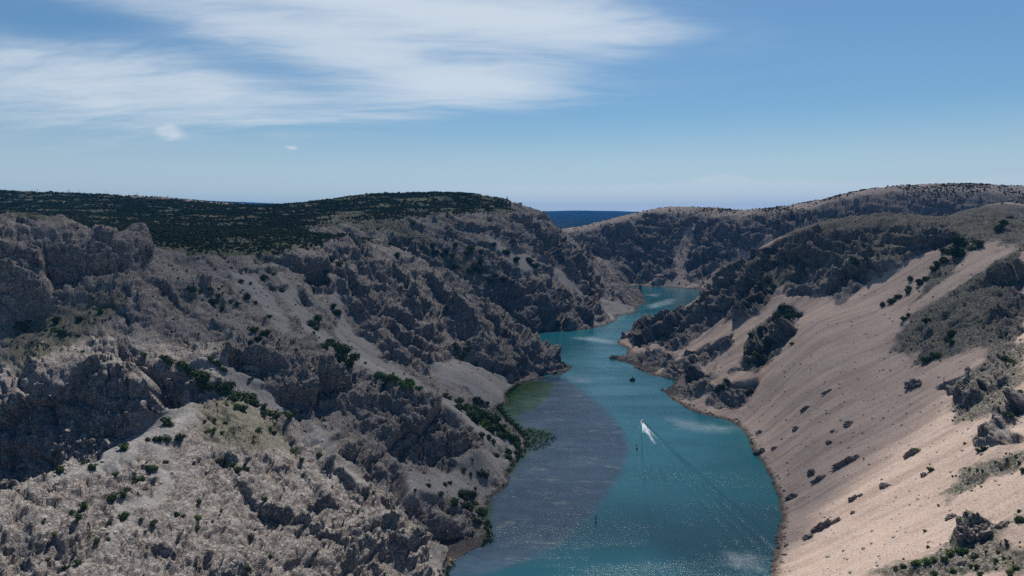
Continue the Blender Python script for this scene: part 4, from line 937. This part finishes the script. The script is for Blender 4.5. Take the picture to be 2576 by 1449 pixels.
# ------------------------------------------------------------------ reeds along the left shore
def reeds():
    r = random.Random(77); vs, fs = [], []
    def tuft(x, y, h):
        for k in range(5):
            a = r.uniform(0, 6.28); w_ = .16; lx, ly = r.uniform(-.3, .3) * h * .5, r.uniform(-.3, .3) * h * .5; ox, oy = r.uniform(-.35, .35), r.uniform(-.35, .35)
            b0 = len(vs); ca, sa = math.cos(a) * w_, math.sin(a) * w_
            vs.extend([(x + ox - ca, y + oy - sa, -.2), (x + ox + ca, y + oy + sa, -.2), (x + ox + lx, y + oy + ly, h * r.uniform(.7, 1.1))]); fs.append((b0, b0 + 1, b0 + 2))
    strip = [W(*p) for p in [(1135,1412),(1160,1398)]]
    edge_ = [W(*p) for p in [(1120,1449),(1138,1412)]], [W(*p) for p in [(1212,1375),(1228,1350),(1218,1325),(1207,1295),(1214,1245),(1262,1195),(1300,1153),(1320,1118)]], [W(*p) for p in [(1318,1118),(1305,1085),(1270,1052),(1246,1022),(1270,992),(1302,966)]]
    for e_, wd, hh in ((edge_[0], 2.5, 1.6), (edge_[1], 3.2, 2.4), (edge_[2], 5.0, 1.6)):
        for a, b in zip(e_[:-1], e_[1:]):
            d = math.hypot(b[0] - a[0], b[1] - a[1]); nn = int(d * wd * 1.5)
            for i in range(nn):
                t_ = r.random(); o_ = r.uniform(-.8, wd) * (.7 + .5 * math.sin(t_ * d * .7 + a[1])); nx_, ny_ = (b[1] - a[1]) / d, -(b[0] - a[0]) / d
                sgn = 1 if nx_ > 0 else -1
                tuft(a[0] + (b[0] - a[0]) * t_ + sgn * nx_ * o_, a[1] + (b[1] - a[1]) * t_ + sgn * ny_ * o_, hh * r.uniform(.6, 1.1))
    # the patch that juts out into the shallows
    tip = [W(*p)[:2] for p in [(1318,1078),(1350,1082),(1392,1092),(1400,1100),(1385,1118),(1350,1135),(1322,1130)]]
    tp = np.array(tip); x0, y0 = tp.min(0); x1, y1 = tp.max(0)
    cand = np.random.RandomState(3).rand(1800, 2) * (x1 - x0, y1 - y0) + (x0, y0); m = inside(tp, cand[:, 0], cand[:, 1], 3.0)
    for (x, y), q in zip(cand, m):
        if r.random() < q * .55: tuft(x, y, r.uniform(.35, .9))
    return vs, fs
mat_reed = foliage_mat('reed_leaves', (.045, .075, .016), (.120, .160, .038))
rv, rf = reeds(); ro = mesh_obj('reed_bed', rv, rf, mat_reed); ro['kind'] = 'stuff'

# ------------------------------------------------------------------ outcrops and boulders
def rock_material():
    m, t, b = newmat('weathered_rock'); tcx = t.nodes.new('ShaderNodeTexCoord'); p = t.nodes.new('ShaderNodeNewGeometry').outputs['Position']
    a = noise(t, p, .5, 6, .65); c = noise(t, p, 2.5, 4, .7)
    col = mixc(t, a.ss(.35, .65), (.105, .082, .070), (.27, .23, .20)); col = mixc(t, c.ss(.55, .7) * .6, col, (.36, .32, .28))
    t.links.new(col, b.inputs['Base Color'])
    bp = t.nodes.new('ShaderNodeBump'); bp.inputs['Distance'].default_value = .5; bp.inputs['Strength'].default_value = .9; t.links.new((a * .6 + c * .4).s, bp.inputs['Height']); t.links.new(bp.outputs[0], b.inputs['Normal'])
    return m
mat_rock = rock_material(); mat_rock2 = simple_mat('backlit_dark_rock', (.022, .021, .020), .6)  # second rock near-black: the backlit side's shade put into its colour
import bmesh
def rock_mesh(name, sx, sy, sz, seed, mat, sub=4, peak=0.0):
    bm = bmesh.new(); bmesh.ops.create_icosphere(bm, subdivisions=sub, radius=1.0)
    co = np.array([v.co[:] for v in bm.verts], f32)
    x, y, z = co[:, 0] * sx, co[:, 1] * sy, co[:, 2] * sz; k = max(1.2, min(sx, sy, sz) * .55)
    f1, f2, idn = worley(x / k + 10, y / k + 10, z / (k * .8) + 10, seed)
    f3, f4, id2 = worley(x / (k * .42) + 10, y / (k * .42) + 10, z / (k * .36) + 10, seed + 1)
    d = 1 + (idn - .5) * .55 - .25 * np.exp(-((f2 - f1) / .1) ** 2) + (id2 - .5) * .28 - .12 * np.exp(-((f4 - f3) / .12) ** 2) + .35 * gnoise(x / (k * 3), y / (k * 3), z / (k * 3), seed=seed)
    co = np.stack([x * d, y * d, z * d * (1 + peak * np.clip(1 - (co[:, 0] ** 2 + co[:, 1] ** 2) * 9, 0, 1) * (co[:, 2] > 0))], -1)
    for v, c in zip(bm.verts, co): v.co = c
    me = bpy.data.meshes.new(name); bm.to_mesh(me); bm.free(); me.materials.append(mat); return me
def outcrop(c, cx, cy, w, h, label, seed, rot=0, cat='rock outcrop', name='rock_outcrop', lift=.15, along=1.0, mat=None, peak=0):
    u, v, wp = c(cx, cy, w); g = ground_at(u, v) if c is not cW else W(u, v)
    if g is None: print('no ground', label); return
    dist = g[1] * cp + (CAMH - g[2]) * sp; mw = wp * dist / F * .44; mh = c(0, 0, h)[2] * dist / F * .5
    o = bpy.data.objects.new(name, rock_mesh(name, mw, max(mh * 1.3, mw * .45) * along, mh * 1.05, seed, mat or mat_rock, 4 if wp > 22 else 3, peak)); COL.objects.link(o)
    o.location = (g[0], g[1], g[2] + mh * lift); o.rotation_euler = (0, R(-24) if rot == 0 else 0, R(rot)); o['label'] = label; o['category'] = cat; return o
cW = conv(0, 0, 1 / 1.5528)
outcrop(cF, 1755, 105, 125, 75, 'brown blocky boulder alone high on the pinkish scree', 1)
outcrop(cF, 1270, 660, 230, 60, 'long thin rock rib in the scree, pointing down towards the river', 2, along=.35)
outcrop(cF, 1090, 770, 130, 45, 'lower continuation of the long thin rock rib in the scree', 3, along=.35)
outcrop(cF, 1290, 375, 75, 45, 'small slanting rock above the long thin rib', 4)
outcrop(cF, 1180, 430, 40, 26, 'tiny rock just below the small slanting rock', 5)
outcrop(cF, 1165, 505, 45, 30, 'dark wedge rock in mid scree with a pale stone above it', 6)
outcrop(cF, 1035, 722, 70, 45, 'dark triangular rock left of the long thin rib', 7)
outcrop(cF, 1545, 815, 85, 40, 'broken brown rock in the palest scree, beside a green trail', 8)
outcrop(cF, 1835, 735, 60, 35, 'small rock at the head of the green trail in pale scree', 9)
outcrop(cF, 1130, 1100, 230, 70, 'largest grey outcrop in the pale scree near the bottom', 10, along=.5)
outcrop(cF, 1010, 1180, 90, 40, 'red-brown foot of the largest grey outcrop in pale scree', 11)
outcrop(cF, 1325, 1000, 50, 26, 'tiny brown rock above the largest grey outcrop', 12)
outcrop(cF, 1340, 905, 130, 40, 'flat grey rock patch below the broken brown rock', 13, along=.5)
outcrop(cF, 665, 575, 100, 42, 'black rock at the waterline below the scree, jutting into the river', 14)
outcrop(cF, 770, 548, 50, 26, 'small dark rock just above the black waterline rock', 15)
outcrop(cF, 880, 895, 110, 42, 'dark rock at the waterline where the long rib meets the river', 16)
outcrop(cF, 920, 410, 55, 30, 'small brown rock low on the scree left of the wedge rock', 17)
outcrop(cF, 660, 435, 60, 32, 'brown rock close to the shore near the dark bay', 18)
outcrop(cF, 995, 262, 80, 30, 'slim slanting rock in the upper pinkish scree', 19, along=.5)
outcrop(cF, 1150, 145, 110, 26, 'long low rock streak high in the pinkish scree', 20, along=.35)
outcrop(cF, 1740, 590, 130, 45, 'flat rock slab with a dark bush lying on it', 21, along=.6)
outcrop(cF, 2120, 1150, 125, 110, 'dark blocky crag at the left end of the corner outcrop', 22)
outcrop(cF, 2270, 1150, 200, 120, 'broad grey crag in the middle of the corner outcrop', 23)
outcrop(cF, 2400, 1110, 90, 60, 'small crag at the right end of the corner outcrop', 24)
outcrop(cF, 2100, 1370, 70, 40, 'dark rock in the corner grass below the crags', 25)
outcrop(cF, 2180, 1310, 60, 35, 'tan rock in the corner grass just under the broad crag', 26)
outcrop(cF, 2010, 1040, 90, 36, 'cluster of red-brown stones where scrub meets pale scree', 27)
outcrop(cC, 470, 1140, 60, 45, 'white boulder in the grassy hollow below the dark cliff', 28, cat='boulder', name='boulder')
outcrop(cC, 585, 1115, 22, 16, 'small white boulder right of the larger one in the grassy hollow', 29, cat='boulder', name='boulder')
outcrop(cW, 1591, 957, 17, 11, 'black pointed rock standing alone in the river off the right bank', 30, rot=1, cat='sea rock', name='river_rock', mat=mat_rock2, peak=.9)
outcrop(cW, 1545, 902, 26, 14, 'dark low rock at the tip of the right-hand point', 31, rot=1, name='river_rock', cat='rock')
outcrop(cW, 1573, 858, 24, 30, 'dark undercut rock bluff at the water behind the right-hand point', 32, rot=1, cat='rock')
mat_tan = simple_mat('tan_boulder_stone', (.30, .22, .15))
for q, (u, v, w, lab) in enumerate([(1131, 1404, 9, 'pale tan boulder at the cliff foot by the bottom cove, topmost of four'), (1137, 1411, 13, 'largest tan boulder in the shallows of the bottom cove'), (1146, 1410, 7, 'small tan boulder furthest out in the bottom cove'), (1133, 1421, 8, 'tan boulder nearest the reeds of the bottom cove')]):
    outcrop(cW, u, v, w, w * .7, lab, 40 + q, rot=1, cat='boulder', name='boulder', mat=mat_tan)

mat_stone = simple_mat('pale_broken_stone', (.30, .265, .235)); mat_stone2 = simple_mat('dark_shore_stone', (.085, .070, .060))
def unit_rock(u, v, r_, label, mat, seed):
    g = ground_at(u, v) or W(u, v); o = bpy.data.objects.new('boulder', rock_mesh('boulder', 1.0, .8, .62, seed, mat, 2)); COL.objects.link(o)
    o.location = g; o.scale = (r_,) * 3; o['label'] = label; o['category'] = 'boulder'; return o
sa = unit_rock(345, 1062, 1.5, 'pale stone lying on the scree ridge of the near spur', mat_stone, 61)
sb = unit_rock(1228, 1360, 1.6, 'dark stone at the water edge where the reeds end', mat_stone2, 62)
near_shore = np.where((Z0 > -.6) & (Z0 < 2.2) & (ZF.reshape(Z0.shape) < 3.0), .16, 0)
i5 = pick(near_shore * sst(1500, 500, Y), 12)
i5 = np.nonzero((np.random.RandomState(13).rand(XF.size) < (near_shore * sst(1500, 400, Y) * area).ravel() * inframe))[0]
scatter('shore_stones', i5, .35 + 1.0 * np.random.RandomState(14).rand(len(i5)) ** 2.5, [sb], 50)
ds = (.045 * S * (.4 + 1.2 * sst(-.2, .4, fbm2(X / 30, Y / 7, 3, seed=72))) + .012 * rock * (1 - clf)) * sst(750, 280, Y)
i6 = pick(ds, 15); scatter('loose_stones', i6, .25 + .95 * np.random.RandomState(16).rand(len(i6)) ** 3.0, [sa], 52)
print('stones', len(i5), len(i6))
# ------------------------------------------------------------------ motor boat
white = simple_mat('white_gelcoat', (.78, .79, .80), .3, .5); darkp = simple_mat('black_plastic', (.02, .02, .022), .4); seatm = simple_mat('grey_vinyl', (.30, .31, .33), .6)
glassm, gt_, gb_ = newmat('tinted_screen'); gb_.inputs['Base Color'].default_value = (.03, .05, .06, 1); gb_.inputs['Roughness'].default_value = .08; gb_.inputs['Specular IOR Level'].default_value = .7
boat = bpy.data.objects.new('motor_boat', None); COL.objects.link(boat); boat.location = (BX, BY, .05)
boat.rotation_euler = (R(4), 0, math.atan2(-HX, HY)); boat['label'] = 'small white motor boat speeding up the river ahead of its wake'; boat['category'] = 'motor boat'
LB, WB = 6.2, 2.3
secs = []
for i in range(13):
    t_ = i / 12; y = -LB / 2 + LB * t_; w_ = WB / 2 * (1 - max(0, (t_ - .45) / .55) ** 2.3) * (.93 + .07 * min(1, t_ * 4)) + .01
    sh_ = .55 + .28 * t_ ** 2; ke = -.32 + .45 * max(0, (t_ - .6) / .4) ** 2
    secs.append([(0, y, ke), (w_ * .72, y, ke * .35 + .02), (w_, y, .22 + .1 * t_), (w_, y, sh_)])
vs, fs = [], []
for s_ in secs:
    for sx in (1, -1):
        for p in s_: vs.append((p[0] * sx, p[1], p[2]))
for i in range(12):
    for side in (0, 4):
        for j in range(3):
            a = i * 8 + side + j; q = (a, a + 1, a + 9, a + 8); fs.append(q if side == 0 else q[::-1])
fs += [(0, 3, 2, 1), (4, 5, 6, 7), (0, 4, 7, 3)]
mesh_obj('hull', vs, fs, white, boat)
vs, fs = [], []                                   # deck: gunwales and foredeck round an open cockpit
for i, s_ in enumerate(secs):
    w_ = s_[3][0]; z = s_[3][2] + .004; iw = w_ * .74 if i < 8 else 0.02
    vs += [(w_, s_[3][1], z), (iw, s_[3][1], z + .03), (-iw, s_[3][1], z + .03), (-w_, s_[3][1], z)]
for i in range(12):
    a = i * 4; fs += [(a, a + 1, a + 5, a + 4), (a + 2, a + 3, a + 7, a + 6)]
fs.append((29, 30, 34, 33)); mesh_obj('deck', vs, fs, white, boat)
fl_v, fl_f = box(-.78, -LB / 2 + .1, .12, .78, .9, .16); mesh_obj('cockpit_floor', fl_v, fl_f, seatm, boat)
def bx_part(name, b, m, parent=boat):
    v, f = box(*b); o_ = mesh_obj(name, v, f, m, parent); md = o_.modifiers.new('bevel', 'BEVEL'); md.width = .04; md.segments = 2; return o_
bx_part('seat', (-.65, -1.9, .16, .65, -1.35, .52), seatm); bx_part('seat', (.15, -.35, .16, .65, .15, .6), seatm); bx_part('seat', (-.65, -.35, .16, -.15, .15, .6), seatm)
cs = bx_part('console', (-.75, .62, .16, .75, .98, .82), white)
mesh_obj('windscreen', [(-.8, .85, .78), (.8, .85, .78), (.62, 1.12, .78), (-.62, 1.12, .78), (-.7, .55, 1.2), (.7, .55, 1.2), (.6, .62, 1.2), (-.6, .62, 1.2)], [(0, 1, 5, 4), (3, 7, 6, 2), (1, 2, 6, 5), (0, 4, 7, 3), (4, 5, 6, 7)], glassm, boat)
bx_part('outboard_motor', (-.2, -LB / 2 - .5, .35, .2, -LB / 2 - .05, .95), darkp); bx_part('motor_leg', (-.08, -LB / 2 - .4, -.5, .08, -LB / 2 - .15, .4), darkp)

# ------------------------------------------------------------------ spar markers in the river
mat_spar = simple_mat('dark_green_paint', (.012, .045, .028), .5)
def lathe(prof, n=12):
    vs, fs = [], []
    for r_, z in prof: vs += [(r_ * math.cos(6.2832 * k / n), r_ * math.sin(6.2832 * k / n), z) for k in range(n)]
    for i in range(len(prof) - 1):
        for k in range(n): a = i * n + k; b = i * n + (k + 1) % n; fs.append((a, b, b + n, a + n))
    fs.append(tuple(range(n))[::-1]); fs.append(tuple(range((len(prof) - 1) * n, len(prof) * n))); return vs, fs
def spar(u, v, h, label, flare):
    e_ = bpy.data.objects.new('channel_marker', None); COL.objects.link(e_); e_.location = W(u, v); e_['label'] = label; e_['category'] = 'channel marker'; e_['group'] = 'dark green spar markers in the river'
    v_, f_ = lathe([(.16, -.8), (.17, .4), (.24, h * .25), (.24, h * .7), (.12, h * .92), (.05, h)]); mesh_obj('spar', v_, f_, mat_spar, e_, True)
    v_, f_ = lathe([(.2, -.5), (flare, -.3), (flare, .12), (.28, .75), (.18, 1.1)]); mesh_obj('float_collar', v_, f_, mat_spar, e_, True)
    v_, f_ = lathe([(.0, h), (.06, h + .1), (.06, h + .25), (.02, h + .32)]); mesh_obj('top_mark', v_, f_, mat_spar, e_, True)
spar(1602, 1130, 3.9, 'dark green spar marker with flared foot just behind the speeding boat', .75)
spar(1499, 1315, 4.2, 'slim dark green spar marker standing alone off the edge of the shallows', .34)

# ------------------------------------------------------------------ power poles on the left skyline
mat_pole = simple_mat('weathered_timber', (.08, .09, .11))
def pole(u, vtop, side, label):
    g = None
    for v in range(int(vtop), 540):
        g = ground_at(u, v)
        if g: break
    d = ray(u, vtop); zt = CAMH + d[2] / d[1] * g[1]
    e_ = bpy.data.objects.new('power_pole', None); COL.objects.link(e_); e_.location = (d[0] / d[1] * g[1], g[1], g[2]); e_['label'] = label; e_['category'] = 'power pole'; e_['group'] = 'power poles along the left skyline'
    h = max(zt - g[2], 7.0)
    v_, f_ = lathe([(.34, -1), (.30, h * .5), (.22, h)], 8); mesh_obj('post', v_, f_, mat_pole, e_)
    v_, f_ = box(-2.6 if side else -.3, -.15, h - 1.3, .3 if side else 2.6, .15, h - .95); mesh_obj('crossarm', v_, f_, mat_pole, e_)
    for xx in ((-2.4, -1.3) if side else (2.4, 1.3)):
        v_, f_ = lathe([(.14, h - .95), (.2, h - .7), (.1, h - .4)], 6); mesh_obj('insulator', [(p[0] + xx, p[1], p[2]) for p in v_], f_, mat_pole, e_)
for u, vt, sd_, lab in [(94, 475, 1, 'power pole furthest left on the wooded skyline'), (170, 479, 1, 'left one of the close pair of power poles on the skyline'), (175, 478, 1, 'right one of the close pair of power poles on the skyline'), (201, 480, 1, 'short power pole just right of the close pair'), (268, 480, 1, 'tallest power pole, second from the right on the skyline'), (346, 487, 1, 'power pole furthest right on the wooded skyline')]:
    pole(u, vt, sd_, lab)
